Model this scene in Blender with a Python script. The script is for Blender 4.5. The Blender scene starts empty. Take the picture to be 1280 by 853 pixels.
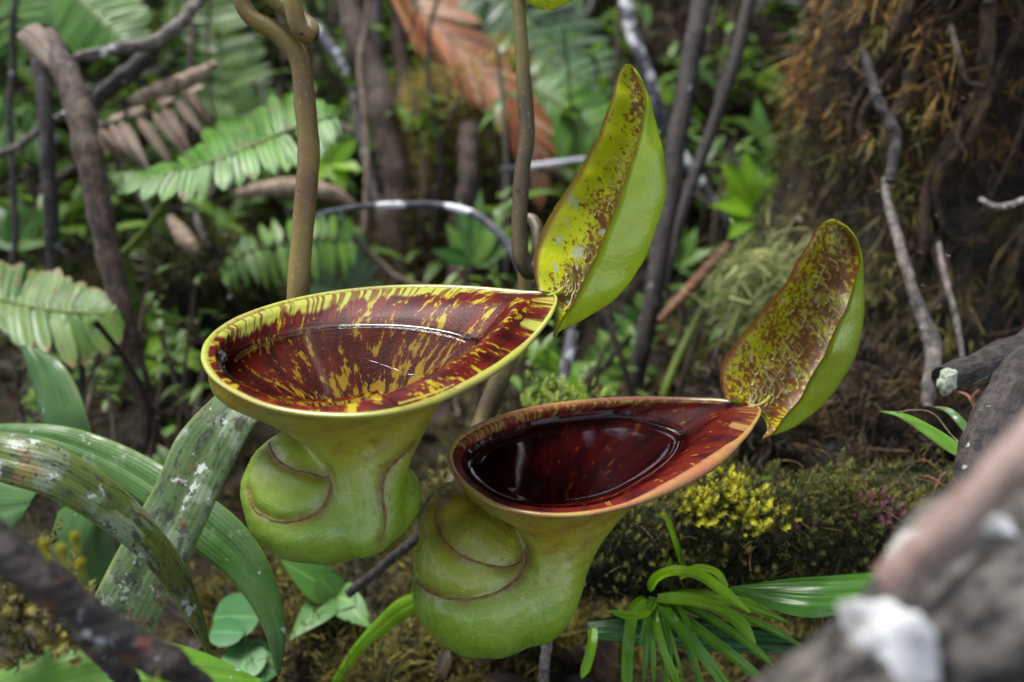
import bpy, math, random
import numpy as np
from mathutils import Vector
from mathutils.bvhtree import BVHTree

rng = np.random.default_rng(11)
random.seed(11)
scene = bpy.context.scene
COL = scene.collection
R = math.radians

# ------------------------------------------------------------------ camera, sky, light, exposure
LENS, PITCH, CAMH = 28.0, R(24.0), 0.36
cam_d = bpy.data.cameras.new('camera')
cam_d.lens = LENS; cam_d.sensor_width = 36.0
cam_d.clip_start = 0.01; cam_d.clip_end = 200.0
cam_d.dof.use_dof = True; cam_d.dof.focus_distance = 0.303; cam_d.dof.aperture_fstop = 5.8
cam_d.dof.aperture_blades = 7
cam = bpy.data.objects.new('camera', cam_d); COL.objects.link(cam)
cam.location = (0, 0, CAMH); cam.rotation_euler = (R(90) - PITCH, 0, 0)
scene.camera = cam

SUN_EL, SUN_AZ = R(66), R(-50)        # azimuth measured from +Y towards +X
world = bpy.data.worlds.new('World'); scene.world = world; world.use_nodes = True
wn = world.node_tree; wn.nodes.clear()
sky = wn.nodes.new('ShaderNodeTexSky'); sky.sky_type = 'NISHITA'; sky.sun_disc = False
sky.sun_elevation = SUN_EL; sky.sun_rotation = SUN_AZ
sky.air_density = 1.0; sky.dust_density = 1.0; sky.ozone_density = 1.0
bg = wn.nodes.new('ShaderNodeBackground'); bg.inputs['Strength'].default_value = 0.15
wo = wn.nodes.new('ShaderNodeOutputWorld')
hs = wn.nodes.new('ShaderNodeHueSaturation'); hs.inputs['Saturation'].default_value = 0.5      # overcast: the sky's own colour mostly washed out
wn.links.new(sky.outputs[0], hs.inputs['Color']); wn.links.new(hs.outputs[0], bg.inputs[0]); wn.links.new(bg.outputs[0], wo.inputs[0])
sl = bpy.data.lights.new('sun', 'SUN'); sl.energy = 2.0; sl.angle = R(24); sl.color = (1.0, 0.975, 0.92)
sun = bpy.data.objects.new('sun', sl); COL.objects.link(sun)
sd = Vector((math.sin(SUN_AZ) * math.cos(SUN_EL), math.cos(SUN_AZ) * math.cos(SUN_EL), math.sin(SUN_EL)))
sun.rotation_euler = sd.to_track_quat('Z', 'Y').to_euler(); sun.location = sd * 20
vs = scene.view_settings
vs.view_transform = 'Standard'; vs.look = 'None'; vs.exposure = 2.0; vs.gamma = 1.0; vs.use_curve_mapping = False
scene.cycles.use_denoising = True
scene.cycles.max_bounces = 7; scene.cycles.diffuse_bounces = 3; scene.cycles.glossy_bounces = 3
scene.cycles.transparent_max_bounces = 8; scene.cycles.caustics_reflective = False; scene.cycles.caustics_refractive = False

# ------------------------------------------------------------------ geometry helpers
FPX = 1280 * LENS / 36.0
CAM = np.array((0, 0, CAMH)); cp, sp = math.cos(PITCH), math.sin(PITCH)
FWD = np.array((0, cp, -sp)); UP = np.array((0, sp, cp)); RT = np.array((1.0, 0, 0))

def P(*a):
    """points of the place: (across, down, distance along the view axis) -> world metres"""
    a = np.asarray(a[0] if len(a) == 1 else a, float); one = a.ndim == 1
    a = np.atleast_2d(a)
    q = CAM + a[:, 2:3] * (FWD + (a[:, 0:1] - 640) / FPX * RT - (a[:, 1:2] - 426.5) / FPX * UP)
    return q[0] if one else q

def nz(v):
    return v / np.maximum(np.linalg.norm(v, axis=-1, keepdims=True), 1e-12)

def cr(pts, n, closed=False):
    """Catmull-Rom through the points, chord-length parameter, n samples"""
    p = np.asarray(pts, float)
    if closed: p = np.vstack([p, p[:1]])
    if len(p) == 2: 
        t = np.linspace(0, 1, n)[:, None]; return p[0] * (1 - t) + p[1] * t
    d = np.maximum(np.linalg.norm(np.diff(p[:, :3] if p.shape[1] >= 3 else p, axis=0), axis=1), 1e-9) ** 0.7
    k = np.concatenate([[0], np.cumsum(d)])
    m = np.zeros_like(p)
    for i in range(len(p)):
        if closed:
            a, b = (i - 1, i + 1) if 0 < i < len(p) - 1 else (len(p) - 2, 1)
            da = d[i - 1] if i > 0 else d[-1]; db = d[i] if i < len(p) - 1 else d[0]
            m[i] = ((p[i] - p[a]) / da * db + (p[b] - p[i]) / db * da) / (da + db)
        elif i == 0: m[i] = (p[1] - p[0]) / d[0]
        elif i == len(p) - 1: m[i] = (p[-1] - p[-2]) / d[-1]
        else:
            da, db = d[i - 1], d[i]
            m[i] = ((p[i] - p[i - 1]) / da * db + (p[i + 1] - p[i]) / db * da) / (da + db)
    ts = np.linspace(0, k[-1], n, endpoint=not closed)
    j = np.clip(np.searchsorted(k, ts, side='right') - 1, 0, len(p) - 2)
    h = d[j][:, None]; s = ((ts - k[j]) / d[j])[:, None]
    return ((2*s**3 - 3*s**2 + 1) * p[j] + (s**3 - 2*s**2 + s) * h * m[j]
            + (-2*s**3 + 3*s**2) * p[j + 1] + (s**3 - s**2) * h * m[j + 1])

def wobble(p, f, seed=0, octs=3):
    """cheap smooth pseudo-noise in -1..1 from sums of sines"""
    g = np.random.default_rng(seed); p = np.asarray(p, float); out = np.zeros(p.shape[:-1]); amp = 1.0; tot = 0
    for o in range(octs):
        for q in range(3):
            d = g.normal(size=p.shape[-1]); d /= np.linalg.norm(d)
            out += amp * np.sin((p @ d) * f * (2 ** o) * (0.8 + 0.5 * g.random()) + g.random() * 6.28)
            tot += amp
        amp *= 0.55
    return out / tot * 1.6

class MB:
    def __init__(s): s.v = []; s.q = []; s.t = []; s.a = []; s.n = 0
    def add(s, v, q=None, t=None, a=None):
        v = np.asarray(v, float).reshape(-1, 3); k = len(v)
        s.v.append(v)
        if a is None: a = np.zeros((k, 3))
        s.a.append(np.broadcast_to(np.asarray(a, float), (k, 3)) if np.ndim(a) == 1 else np.asarray(a, float).reshape(-1, 3))
        if q is not None and len(q): s.q.append(np.asarray(q, int).reshape(-1, 4) + s.n)
        if t is not None and len(t): s.t.append(np.asarray(t, int).reshape(-1, 3) + s.n)
        s.n += k; return s
    def grid(s, g, a=None, cu=False, cv=False):
        g = np.asarray(g, float); nu, nv = g.shape[:2]
        i = np.arange(nu if cu else nu - 1)[:, None]; j = np.arange(nv if cv else nv - 1)[None, :]
        i2 = (i + 1) % nu; j2 = (j + 1) % nv
        q = np.stack(np.broadcast_arrays(i*nv + j, i2*nv + j, i2*nv + j2, i*nv + j2), -1).reshape(-1, 4)
        return s.add(g, q, None, a)
    def tube(s, pts, rad, sides=10, rnd=0.0, rough=0.0, seed=0, cap=True, flat=1.0):
        p = np.asarray(pts, float); n = len(p); rad = np.broadcast_to(np.asarray(rad, float), (n,))
        tg = nz(np.gradient(p, axis=0)); u = np.zeros_like(p)
        ref = np.array((0.31, 0.17, 0.93)) if abs(tg[0] @ np.array((0.31, 0.17, 0.93))) < .9 else np.array((1., 0, 0))
        u[0] = nz(ref - tg[0] * (ref @ tg[0]))
        for i in range(1, n): u[i] = nz(u[i-1] - tg[i] * (u[i-1] @ tg[i]))
        w = np.cross(tg, u); th = np.linspace(0, 2*np.pi, sides, endpoint=False)
        dirv = np.cos(th)[None, :, None] * u[:, None] + flat * np.sin(th)[None, :, None] * w[:, None]
        r = np.repeat(rad[:, None], sides, 1)
        if rough:
            base = p[:, None] + dirv * r[..., None]
            r = r * (1 + rough * wobble(base, 1.6 / max(rad.mean(), 1e-6), seed))
        g = p[:, None] + dirv * r[..., None]
        L = np.concatenate([[0], np.cumsum(np.linalg.norm(np.diff(p, axis=0), axis=1))])
        a = np.stack([np.repeat(L[:, None], sides, 1) / max(L[-1], 1e-9), np.repeat(th[None], n, 0) / 6.283, np.full((n, sides), rnd)], -1)
        k0 = s.n; s.grid(g, a, False, True)
        if cap:
            for e, row in ((0, 0), (1, n - 1)):
                c = p[row] + (tg[row] * rad[row] * .5 * (1 if e else -1))
                k = s.n; s.add(c[None], a=np.array((float(e), 0, rnd)))
                b = k0 + row * sides; idx = np.arange(sides)
                t = np.stack([b + idx, b + (idx + 1) % sides, np.full(sides, k)], -1)
                if not e: t = t[:, ::-1]
                s.t.append(t)
        return s
    def leaves(s, pos, dr, nr, L, W, curve=0.2, nseg=5, rnd=None, fold=0.15, shape='ovate', roll=0.0):
        N = len(pos); pos = np.asarray(pos, float); dr = nz(np.asarray(dr, float)); nr = np.asarray(nr, float)
        sd_ = nz(np.cross(dr, nr)); nr = nz(np.cross(sd_, dr))
        L = np.broadcast_to(np.asarray(L, float), (N,)); W = np.broadcast_to(np.asarray(W, float), (N,))
        curve = np.broadcast_to(np.asarray(curve, float), (N,)); rnd = rng.random(N) if rnd is None else np.broadcast_to(rnd, (N,))
        t = np.linspace(0, 1, nseg + 1)
        prof = {'ovate': np.sin(np.pi * np.clip(t, 0, 1) ** .75) ** .8, 'strap': np.clip(np.minimum(t * 6 + .35, (1 - t) * 4), 0, 1) ** .6,
                'lance': np.sin(np.pi * t ** .6) ** 1.0, 'round': np.sqrt(np.clip(1 - (2*t - 1)**2, 0, 1))}[shape].copy()
        prof = np.maximum(prof, 0.02)
        ang = curve[:, None] * t[None] * 1.0
        # bend along an arc towards -nr
        along = np.where(np.abs(curve[:, None]) > 1e-4, np.sin(ang) / np.where(np.abs(curve[:, None]) > 1e-4, curve[:, None], 1), t[None]) * L[:, None]
        drop = np.where(np.abs(curve[:, None]) > 1e-4, (1 - np.cos(ang)) / np.where(np.abs(curve[:, None]) > 1e-4, curve[:, None], 1), 0) * L[:, None]
        c = pos[:, None] + dr[:, None] * along[..., None] - nr[:, None] * drop[..., None]
        nn = dr[:, None] * np.sin(ang)[..., None] + nr[:, None] * np.cos(ang)[..., None]
        hw = (W[:, None] * .5 * prof[None])
        cols = []
        for sgn in (-1, 0, 1):
            cols.append(c + sd_[:, None] * (hw * sgn)[..., None] + nn * (fold * hw * abs(sgn))[..., None])
        g = np.stack(cols, 2)                                   # N, nseg+1, 3, 3
        a = np.stack([np.broadcast_to(t[None, :, None], (N, nseg+1, 3)), np.broadcast_to(np.array((-1., 0, 1))[None, None], (N, nseg+1, 3)),
                      np.broadcast_to(rnd[:, None, None], (N, nseg+1, 3))], -1)
        b = []
        for i in range(nseg):
            for j in range(2):
                k = i*3 + j; b.append((k, k+3, k+4, k+1))
        b = np.array(b); q = (np.arange(N) * 3 * (nseg+1))[:, None, None] + b[None]
        return s.add(g, q, None, a)
    def strands(s, pos, dr, L, wd, bend=None, nseg=3, rnd=None, taper=0.7):
        N = len(pos); dr = nz(np.asarray(dr, float)); L = np.broadcast_to(np.asarray(L, float), (N,)); wd = np.broadcast_to(np.asarray(wd, float), (N,))
        rnd = rng.random(N) if rnd is None else np.broadcast_to(rnd, (N,))
        if bend is None: bend = rng.normal(size=(N, 3)) * .5
        bend = np.asarray(bend, float) * np.ones((N, 1))
        t = np.linspace(0, 1, nseg + 1)
        c = np.asarray(pos)[:, None] + (dr[:, None] * t[None, :, None] + bend[:, None] * (t ** 2)[None, :, None]) * L[:, None, None]
        sd_ = nz(np.cross(dr, rng.normal(size=(N, 3))))
        hw = wd[:, None] * .5 * (1 - taper * t[None])
        g = np.stack([c - sd_[:, None] * hw[..., None], c + sd_[:, None] * hw[..., None]], 2)
        a = np.stack([np.broadcast_to(t[None, :, None], (N, nseg+1, 2)), np.broadcast_to(np.array((-1., 1))[None, None], (N, nseg+1, 2)),
                      np.broadcast_to(rnd[:, None, None], (N, nseg+1, 2))], -1)
        b = np.array([(i*2, i*2+2, i*2+3, i*2+1) for i in range(nseg)])
        q = (np.arange(N) * 2 * (nseg+1))[:, None, None] + b[None]
        return s.add(g, q, None, a)
    def ball(s, c, r, nu=12, nv=16, axes=None, rnd=0.0):
        ph = np.linspace(0, np.pi, nu)[:, None]; th = np.linspace(0, 2*np.pi, nv, endpoint=False)[None]
        d = np.stack([np.sin(ph)*np.cos(th), np.sin(ph)*np.sin(th), np.cos(ph)*np.ones_like(th)], -1)
        d = d * np.asarray(r, float)
        if axes is not None: d = d @ np.asarray(axes, float)
        return s.grid(np.asarray(c) + d, np.full((nu, nv, 3), rnd), False, True)
    def arrays(s):
        return (np.vstack(s.v), np.vstack(s.q) if s.q else np.zeros((0, 4), int), np.vstack(s.t) if s.t else np.zeros((0, 3), int), np.vstack(s.a))
    def sample(s, n, seed=0):
        v, q, t, a = s.arrays(); g = np.random.default_rng(seed)
        tri = np.vstack([q[:, [0, 1, 2]], q[:, [0, 2, 3]], t])
        e = np.cross(v[tri[:, 1]] - v[tri[:, 0]], v[tri[:, 2]] - v[tri[:, 0]]); ar = np.linalg.norm(e, axis=1)
        k = g.choice(len(tri), n, p=ar / ar.sum()); u, w = g.random((2, n)); m = u + w > 1; u[m] = 1 - u[m]; w[m] = 1 - w[m]
        T = tri[k]
        return v[T[:, 0]] + (v[T[:, 1]] - v[T[:, 0]]) * u[:, None] + (v[T[:, 2]] - v[T[:, 0]]) * w[:, None], nz(e[k])
    def build(s, name, mat, parent=None, origin=None, smooth=True):
        v, q, t, a = s.arrays()
        if parent is not None: o0 = world_loc(parent)
        elif origin is not None: o0 = np.asarray(origin, float)
        else: o0 = v[np.argmin(v[:, 2])].copy()
        me = bpy.data.meshes.new(name); v = v - o0
        me.vertices.add(len(v)); me.vertices.foreach_set('co', v.astype(np.float32).ravel())
        nl = q.size + t.size; me.loops.add(nl); me.polygons.add(len(q) + len(t))
        me.loops.foreach_set('vertex_index', np.concatenate([q.ravel(), t.ravel()]).astype(np.int32))
        st = np.concatenate([np.arange(len(q)) * 4, q.size + np.arange(len(t)) * 3]).astype(np.int32)
        me.polygons.foreach_set('loop_start', st)
        me.polygons.foreach_set('use_smooth', np.full(len(st), smooth))
        me.update(calc_edges=True); me.validate()
        at = me.attributes.new('va', 'FLOAT_VECTOR', 'POINT'); at.data.foreach_set('vector', a.astype(np.float32).ravel())
        return link(name, me, mat, parent, o0)

def world_loc(o):
    p = np.zeros(3)
    while o is not None: p = p + np.array(o.location); o = o.parent
    return p

def link(name, me, mat, parent=None, loc=None):
    o = bpy.data.objects.new(name, me); COL.objects.link(o)
    if mat is not None: me.materials.append(mat)
    if parent is not None: o.parent = parent
    elif loc is not None: o.location = loc
    return o

def tag(o, label=None, cat=None, group=None, kind=None):
    if label: o['label'] = label
    if cat: o['category'] = cat
    if group: o['group'] = group
    if kind: o['kind'] = kind
    return o

def thing(name, label, cat, loc, group=None):
    o = bpy.data.objects.new(name, None); COL.objects.link(o); o.location = tuple(np.asarray(loc, float)); o.empty_display_size = .02
    return tag(o, label, cat, group)

# ------------------------------------------------------------------ material helper
class Mat:
    def __init__(s, name):
        s.m = bpy.data.materials.new(name); s.m.use_nodes = True; s.nt = s.m.node_tree; s.nt.nodes.clear()
        s.out = s.nt.nodes.new('ShaderNodeOutputMaterial')
    def node(s, typ, **kw):
        n = s.nt.nodes.new(typ)
        for k, v in kw.items(): setattr(n, k, v)
        return n
    def put(s, sock, v):
        if v is None: return
        if isinstance(v, bpy.types.NodeSocket): s.nt.links.new(v, sock)
        elif isinstance(v, (tuple, list)) and len(v) == 3 and sock.type == 'RGBA': sock.default_value = (*v, 1)
        else: sock.default_value = v
    def va(s):
        a = s.node('ShaderNodeAttribute', attribute_name='va'); x = s.node('ShaderNodeSeparateXYZ'); s.nt.links.new(a.outputs['Vector'], x.inputs[0])
        return x.outputs[0], x.outputs[1], x.outputs[2], a.outputs['Vector']
    def obj(s): return s.node('ShaderNodeTexCoord').outputs['Object']
    def noise(s, vec, scale, detail=3, rough=.55, dist=0.0):
        n = s.node('ShaderNodeTexNoise'); s.put(n.inputs['Vector'], vec); n.inputs['Scale'].default_value = scale
        n.inputs['Detail'].default_value = detail; n.inputs['Roughness'].default_value = rough; n.inputs['Distortion'].default_value = dist
        return n.outputs['Fac']
    def voro(s, vec, scale, out='Distance'):
        n = s.node('ShaderNodeTexVoronoi'); s.put(n.inputs['Vector'], vec); n.inputs['Scale'].default_value = scale
        return n.outputs[out]
    def math(s, op, a, b=None, c=None, clamp=False):
        n = s.node('ShaderNodeMath', operation=op, use_clamp=clamp)
        for i, v in enumerate((a, b, c)):
            if v is not None: s.put(n.inputs[i], v)
        return n.outputs[0]
    def ss(s, x, lo, hi, a=0.0, b=1.0):
        n = s.node('ShaderNodeMapRange', interpolation_type='SMOOTHSTEP'); s.put(n.inputs['Value'], x)
        n.inputs['From Min'].default_value = lo; n.inputs['From Max'].default_value = hi
        n.inputs['To Min'].default_value = a; n.inputs['To Max'].default_value = b
        return n.outputs['Result']
    def mix(s, f, a, b, blend='MIX'):
        n = s.node('ShaderNodeMix', data_type='RGBA', blend_type=blend, clamp_factor=True)
        s.put(n.inputs[0], f); s.put(n.inputs[6], a); s.put(n.inputs[7], b); return n.outputs[2]
    def ramp(s, f, stops, interp='LINEAR'):
        n = s.node('ShaderNodeValToRGB'); n.color_ramp.interpolation = interp; e = n.color_ramp.elements
        while len(e) < len(stops): e.new(.5)
        for k, (p, c) in enumerate(stops): e[k].position = p; e[k].color = (*c, 1)
        s.put(n.inputs[0], f); return n.outputs[0]
    def comb(s, x, y, z):
        n = s.node('ShaderNodeCombineXYZ')
        for i, v in enumerate((x, y, z)): s.put(n.inputs[i], v)
        return n.outputs[0]
    def bump(s, h, strength=.3, dist=.001, normal=None):
        n = s.node('ShaderNodeBump'); s.put(n.inputs['Height'], h); n.inputs['Strength'].default_value = strength
        n.inputs['Distance'].default_value = dist; s.put(n.inputs['Normal'], normal); return n.outputs[0]
    def pbr(s, col, rough=.5, normal=None, spec=.5, trans=0.0, tcol=None, coat=0.0, sss=0.0):
        b = s.node('ShaderNodeBsdfPrincipled'); s.put(b.inputs['Base Color'], col); s.put(b.inputs['Roughness'], rough)
        s.put(b.inputs['Normal'], normal); b.inputs['Specular IOR Level'].default_value = spec
        if coat: b.inputs['Coat Weight'].default_value = coat; b.inputs['Coat Roughness'].default_value = .12
        if sss:
            b.inputs['Subsurface Weight'].default_value = sss; b.inputs['Subsurface Scale'].default_value = .004
            b.inputs['Subsurface Radius'].default_value = (.6, 1.0, .2)
        o = b.outputs[0]
        if trans:
            t = s.node('ShaderNodeBsdfTranslucent'); s.put(t.inputs['Color'], tcol if tcol is not None else col); s.put(t.inputs['Normal'], normal)
            mx = s.node('ShaderNodeMixShader'); mx.inputs[0].default_value = trans
            s.nt.links.new(o, mx.inputs[1]); s.nt.links.new(t.outputs[0], mx.inputs[2]); o = mx.outputs[0]
        s.nt.links.new(o, s.out.inputs[0]); return s.m

def leaf_mat(name, c1, c2, rough=.38, trans=.25, veins=0.0, rib=True, spots=None, tip=None, spec=.5):
    m = Mat(name); t, sd_, rnd, vec = m.va(); ob = m.obj()
    col = m.mix(rnd, c1, c2)
    n = m.noise(ob, 45, 3); col = m.mix(m.ss(n, .3, .75, 0, .55), col, tuple(x * .55 for x in c1))
    nb = None
    if rib:
        ab = m.math('ABSOLUTE', sd_); col = m.mix(m.ss(ab, .02, .12, .45, 0), col, tuple(min(1, x * 1.8 + .03) for x in c2))
    if veins:
        w = m.math('SINE', m.math('MULTIPLY', sd_, veins)); nb = m.bump(w, .35, .0006)
    if spots: col = m.mix(m.ss(m.noise(ob, 90, 2), .62, .68), col, spots)
    if tip: col = m.mix(m.ss(t, .75, 1.0), col, tip)
    tc = m.mix(.5, col, (c2[0] * 1.8, c2[1] * 1.9, c2[2] * .9))
    return m.pbr(col, m.ss(m.noise(ob, 30, 2), .3, .7, rough * .9, rough * 1.5), nb, spec * .5, trans, tc)

def bark_mat(name, dark, light, lich=(.5, .5, .48), la=.0, moss=None, ma=.0, scale=60., rough=.75, spec=.35, str_=.8):
    scale = scale * 2.2; m = Mat(name); t, an, rnd, vec = m.va(); ob = m.obj()
    f = m.noise(ob, scale, 6, .7); f2 = m.noise(m.comb(m.math('MULTIPLY', t, 6), m.math('MULTIPLY', an, 14), rnd), 2.2, 5, .65)
    col = m.mix(m.ss(m.math('ADD', m.math('MULTIPLY', f, .6), m.math('MULTIPLY', f2, .4)), .43, .58), dark, light)
    if la: col = m.mix(m.ss(m.noise(ob, scale * .55, 4, .6), .72 - la * .35, .78 - la * .35), col, lich)
    if moss is not None: col = m.mix(m.ss(m.noise(ob, scale * .4, 4), .7 - ma * .4, .8 - ma * .4), col, moss)
    return m.pbr(col, rough, m.bump(m.math('ADD', f, m.math('MULTIPLY', f2, .5)), str_, .002), spec)

def moss_mat(name, stops, rough=.65, trans=.2, patch=25, spec=.3):
    m = Mat(name); t, sd_, rnd, vec = m.va(); ob = m.obj()
    f = m.math('ADD', m.math('MULTIPLY', m.noise(ob, patch, 3), 1.1), m.math('MULTIPLY', m.math('SUBTRACT', rnd, .55), .45), clamp=True)
    col = m.ramp(f, stops)
    return m.pbr(col, rough, None, spec, trans, col)

# ------------------------------------------------------------------ pitcher materials
def body_mat(name, bronze, amt):
    m = Mat(name); h, sh, stn, vec = m.va(); ob = m.obj()
    n1 = m.noise(ob, 60, 4, .6); n2 = m.noise(ob, 700, 2); n3 = m.noise(m.comb(sh, m.math('MULTIPLY', h, 2.0), 0.0), 9, 4)
    hh = m.math('ADD', h, m.math('MULTIPLY', m.math('SUBTRACT', n1, .5), .28))
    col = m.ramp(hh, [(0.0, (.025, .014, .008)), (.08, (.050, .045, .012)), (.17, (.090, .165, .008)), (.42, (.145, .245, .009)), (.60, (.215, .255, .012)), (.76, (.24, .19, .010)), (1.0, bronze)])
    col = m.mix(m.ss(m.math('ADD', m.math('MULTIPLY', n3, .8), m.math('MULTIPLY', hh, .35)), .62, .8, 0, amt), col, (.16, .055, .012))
    col = m.mix(m.ss(n1, .38, .66, 0, .4), col, (.20, .29, .045))
    col = m.mix(m.ss(m.noise(ob, 130, 3, .7), .66, .74, 0, .6), col, (.075, .05, .015))
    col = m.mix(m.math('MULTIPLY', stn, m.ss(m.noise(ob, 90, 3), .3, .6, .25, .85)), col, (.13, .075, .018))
    col = m.mix(m.ss(m.noise(ob, 1500, 2), .56, .66, 0, .3), col, (.33, .40, .11))
    col = m.mix(m.ss(m.noise(ob, 28, 5, .7), .54, .68, 0, .4), col, (.085, .12, .014))
    bm = m.bump(m.math('ADD', m.math('MULTIPLY', m.noise(ob, 1400, 3), .8), n1), .5, .0006)
    return m.pbr(col, m.ss(n1, .35, .65, .24, .42), bm, .5, .0, None, .22, .12)

def lining_mat(name, dark, red, yel, amount, centre, front=.05, bandc=(.36, .37, .06), tipb=.06, slo=.47):
    m = Mat(name); c, s_, s, vec = m.va(); ob = m.obj()
    v1 = m.comb(m.math('MULTIPLY', c, 7.5), m.math('MULTIPLY', s_, 7.5), m.math('MULTIPLY', s, 5.0))
    n1 = m.noise(v1, 1.9, 5, .66, .3); n2 = m.noise(v1, .9, 3); n3 = m.noise(ob, 900, 2)
    base = m.mix(m.ss(n2, .38, .62), dark, red)
    bias = m.math('MULTIPLY', m.ss(s, .35, .85), centre)
    bias2 = m.ss(n2, .35, .6, 0, .10)
    y = m.ss(m.math('ADD', m.math('ADD', m.math('MULTIPLY_ADD', m.math('SUBTRACT', m.noise(ob, 420, 4, .7), .5), .22, n1), bias), m.math('SUBTRACT', bias2, .05)), .635 - amount, .705 - amount)
    col = m.mix(y, base, yel)
    v2 = m.comb(m.math('MULTIPLY', c, 24.0), m.math('MULTIPLY', s_, 24.0), m.math('MULTIPLY', s, 3.0))
    st = m.ss(m.noise(v2, 1.3, 2, .5), slo, slo + .09)
    band = m.mix(m.math('MULTIPLY', st, .8), bandc, tuple(x * .9 for x in red))
    s = m.math('ADD', m.math('ADD', s, m.ss(s_, .25, -.25, 0, front)), m.ss(c, .35, .8, 0, tipb))
    edge = m.ss(m.math('ADD', s, m.math('MULTIPLY', m.math('SUBTRACT', m.noise(v2, .5, 2), .5), .16)), .060, .085, 1, 0)
    col = m.mix(edge, col, band)
    return m.pbr(col, .42, m.bump(n3, .3, .0004), .10, 0, None, 0)

def rim_mat(name, c1, c2, stripe, sa):
    m = Mat(name); u, w, _, vec = m.va(); ob = m.obj()
    n = m.noise(ob, 40, 3)
    col = m.mix(m.ss(n, .35, .65), c1, c2)
    st = m.noise(m.comb(m.math('MULTIPLY', u, 150.0), m.math('MULTIPLY', w, .6), 0.0), 1.0, 1)
    inner = m.ss(w, .30, .05)
    col = m.mix(m.math('MULTIPLY', m.ss(st, .52, .60, 0, sa), m.ss(w, .40, .12)), col, stripe)
    col = m.mix(m.ss(m.noise(ob, 300, 2), .6, .75, 0, .35), col, stripe)
    rb = m.math('SINE', m.math('MULTIPLY', u, 1400.0))
    return m.pbr(col, .3, m.bump(m.noise(m.comb(m.math('MULTIPLY', u, 170.0), m.math('MULTIPLY', w, 1.5), 0.0), 1.0, 3), .35, .0004), .5, 0, None, .2, .1)

def fluid_mat(tint=(.82, .74, .70, 1)):
    m = Mat('pitcher_fluid')
    tr = m.node('ShaderNodeBsdfTransparent'); tr.inputs[0].default_value = tint
    gl = m.node('ShaderNodeBsdfGlossy'); gl.inputs['Roughness'].default_value = .035; gl.inputs[0].default_value = (1, 1, 1, 1)
    ob = m.obj(); b = m.bump(m.noise(ob, 55, 2), .05, .001); m.put(gl.inputs['Normal'], b)
    fr = m.node('ShaderNodeFresnel'); fr.inputs[0].default_value = 1.34; m.put(fr.inputs['Normal'], b)
    mx = m.node('ShaderNodeMixShader'); m.nt.links.new(fr.outputs[0], mx.inputs[0]); m.nt.links.new(tr.outputs[0], mx.inputs[1]); m.nt.links.new(gl.outputs[0], mx.inputs[2])
    m.nt.links.new(mx.outputs[0], m.out.inputs[0]); return m.m
FLUID = fluid_mat(); FLIP = True

def lid_mat(name, lime, outer, edge, spot, amt, crust, avw=.22, cs=1.0):
    m = Mat(name); u, v, side, vec = m.va(); ob = m.obj()
    n1 = m.noise(ob, 450, 5, .72); n2 = m.noise(ob, 70, 3)
    inn = m.mix(m.ss(n2, .35, .7), lime, tuple(x * .72 for x in lime))
    av = m.math('ABSOLUTE', m.math('ADD', v, .12))
    dens = m.math('SUBTRACT', m.math('ADD', n1, m.math('MULTIPLY', m.math('SUBTRACT', n2, .5), .35)), m.math('MULTIPLY', av, avw))
    inn = m.mix(m.ss(dens, .56 - amt, .60 - amt), inn, spot)
    core = m.math('MULTIPLY', m.ss(av, .38, .05), m.ss(u, .75, .35, 0, cs))
    inn = m.mix(m.math('MULTIPLY', core, m.ss(m.noise(ob, 420, 3), .36, .56)), inn, crust)
    inn = m.mix(m.math('MULTIPLY', m.ss(m.noise(ob, 150, 3), .60, .68), m.ss(u, .7, .2, 0, .7)), inn, (.36, .37, .38))
    out = m.mix(m.ss(n2, .3, .7), outer, tuple(x * .78 for x in outer))
    out = m.mix(m.ss(m.noise(ob, 800, 2), .6, .72, 0, .4), out, (.42, .55, .12))
    col = m.mix(side, inn, out)
    e = m.ss(m.math('ABSOLUTE', v), .86, .985)
    e2 = m.ss(m.math('ABSOLUTE', v), .955, 1.0)
    col = m.mix(m.math('MULTIPLY', m.mix(side, e, e2), .85), col, edge)
    col = m.mix(m.ss(m.math('ABSOLUTE', m.math('SUBTRACT', u, 1.0)), .05, .0), col, edge)
    bm = m.bump(m.math('ADD', m.noise(ob, 600, 3), m.math('MULTIPLY', n2, .6)), .35, .0006)
    return m.pbr(col, m.math('MULTIPLY_ADD', side, -.17, .42), bm, .5, .22, m.mix(.5, col, (.5, .6, .02)), 0)

def tendril_mat(name, a, b, c):
    m = Mat(name); t, an, rnd, vec = m.va(); ob = m.obj()
    col = m.mix(m.ss(m.noise(ob, 28, 3), .38, .62), a, b)
    col = m.mix(m.ss(m.noise(ob, 700, 2), .60, .72, 0, .4), col, c)
    col = m.mix(m.ss(m.noise(ob, 160, 2), .70, .74), col, (.02, .012, .008))
    return m.pbr(col, .5, m.bump(m.noise(ob, 900, 2), .45, .0004), .4)

RIB = bark_mat('pitcher_rib', (.10, .050, .016), (.20, .13, .035), scale=200, rough=.6, str_=.3)

def crk(rings, m):
    """uniform Catmull-Rom down a stack of rings (K, n, 3) -> (m, n, 3)"""
    r = np.asarray(rings); K = len(r); t = np.linspace(0, K - 1, m); j = np.clip(t.astype(int), 0, K - 2); s = (t - j)[:, None, None]
    g = np.clip
    p0, p1, p2, p3 = r[g(j-1, 0, K-1)], r[j], r[j+1], r[g(j+2, 0, K-1)]
    return .5 * ((2*p1) + (-p0+p2)*s + (2*p0-5*p1+4*p2-p3)*s**2 + (-p0+3*p1-3*p2+p3)*s**3)

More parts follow.
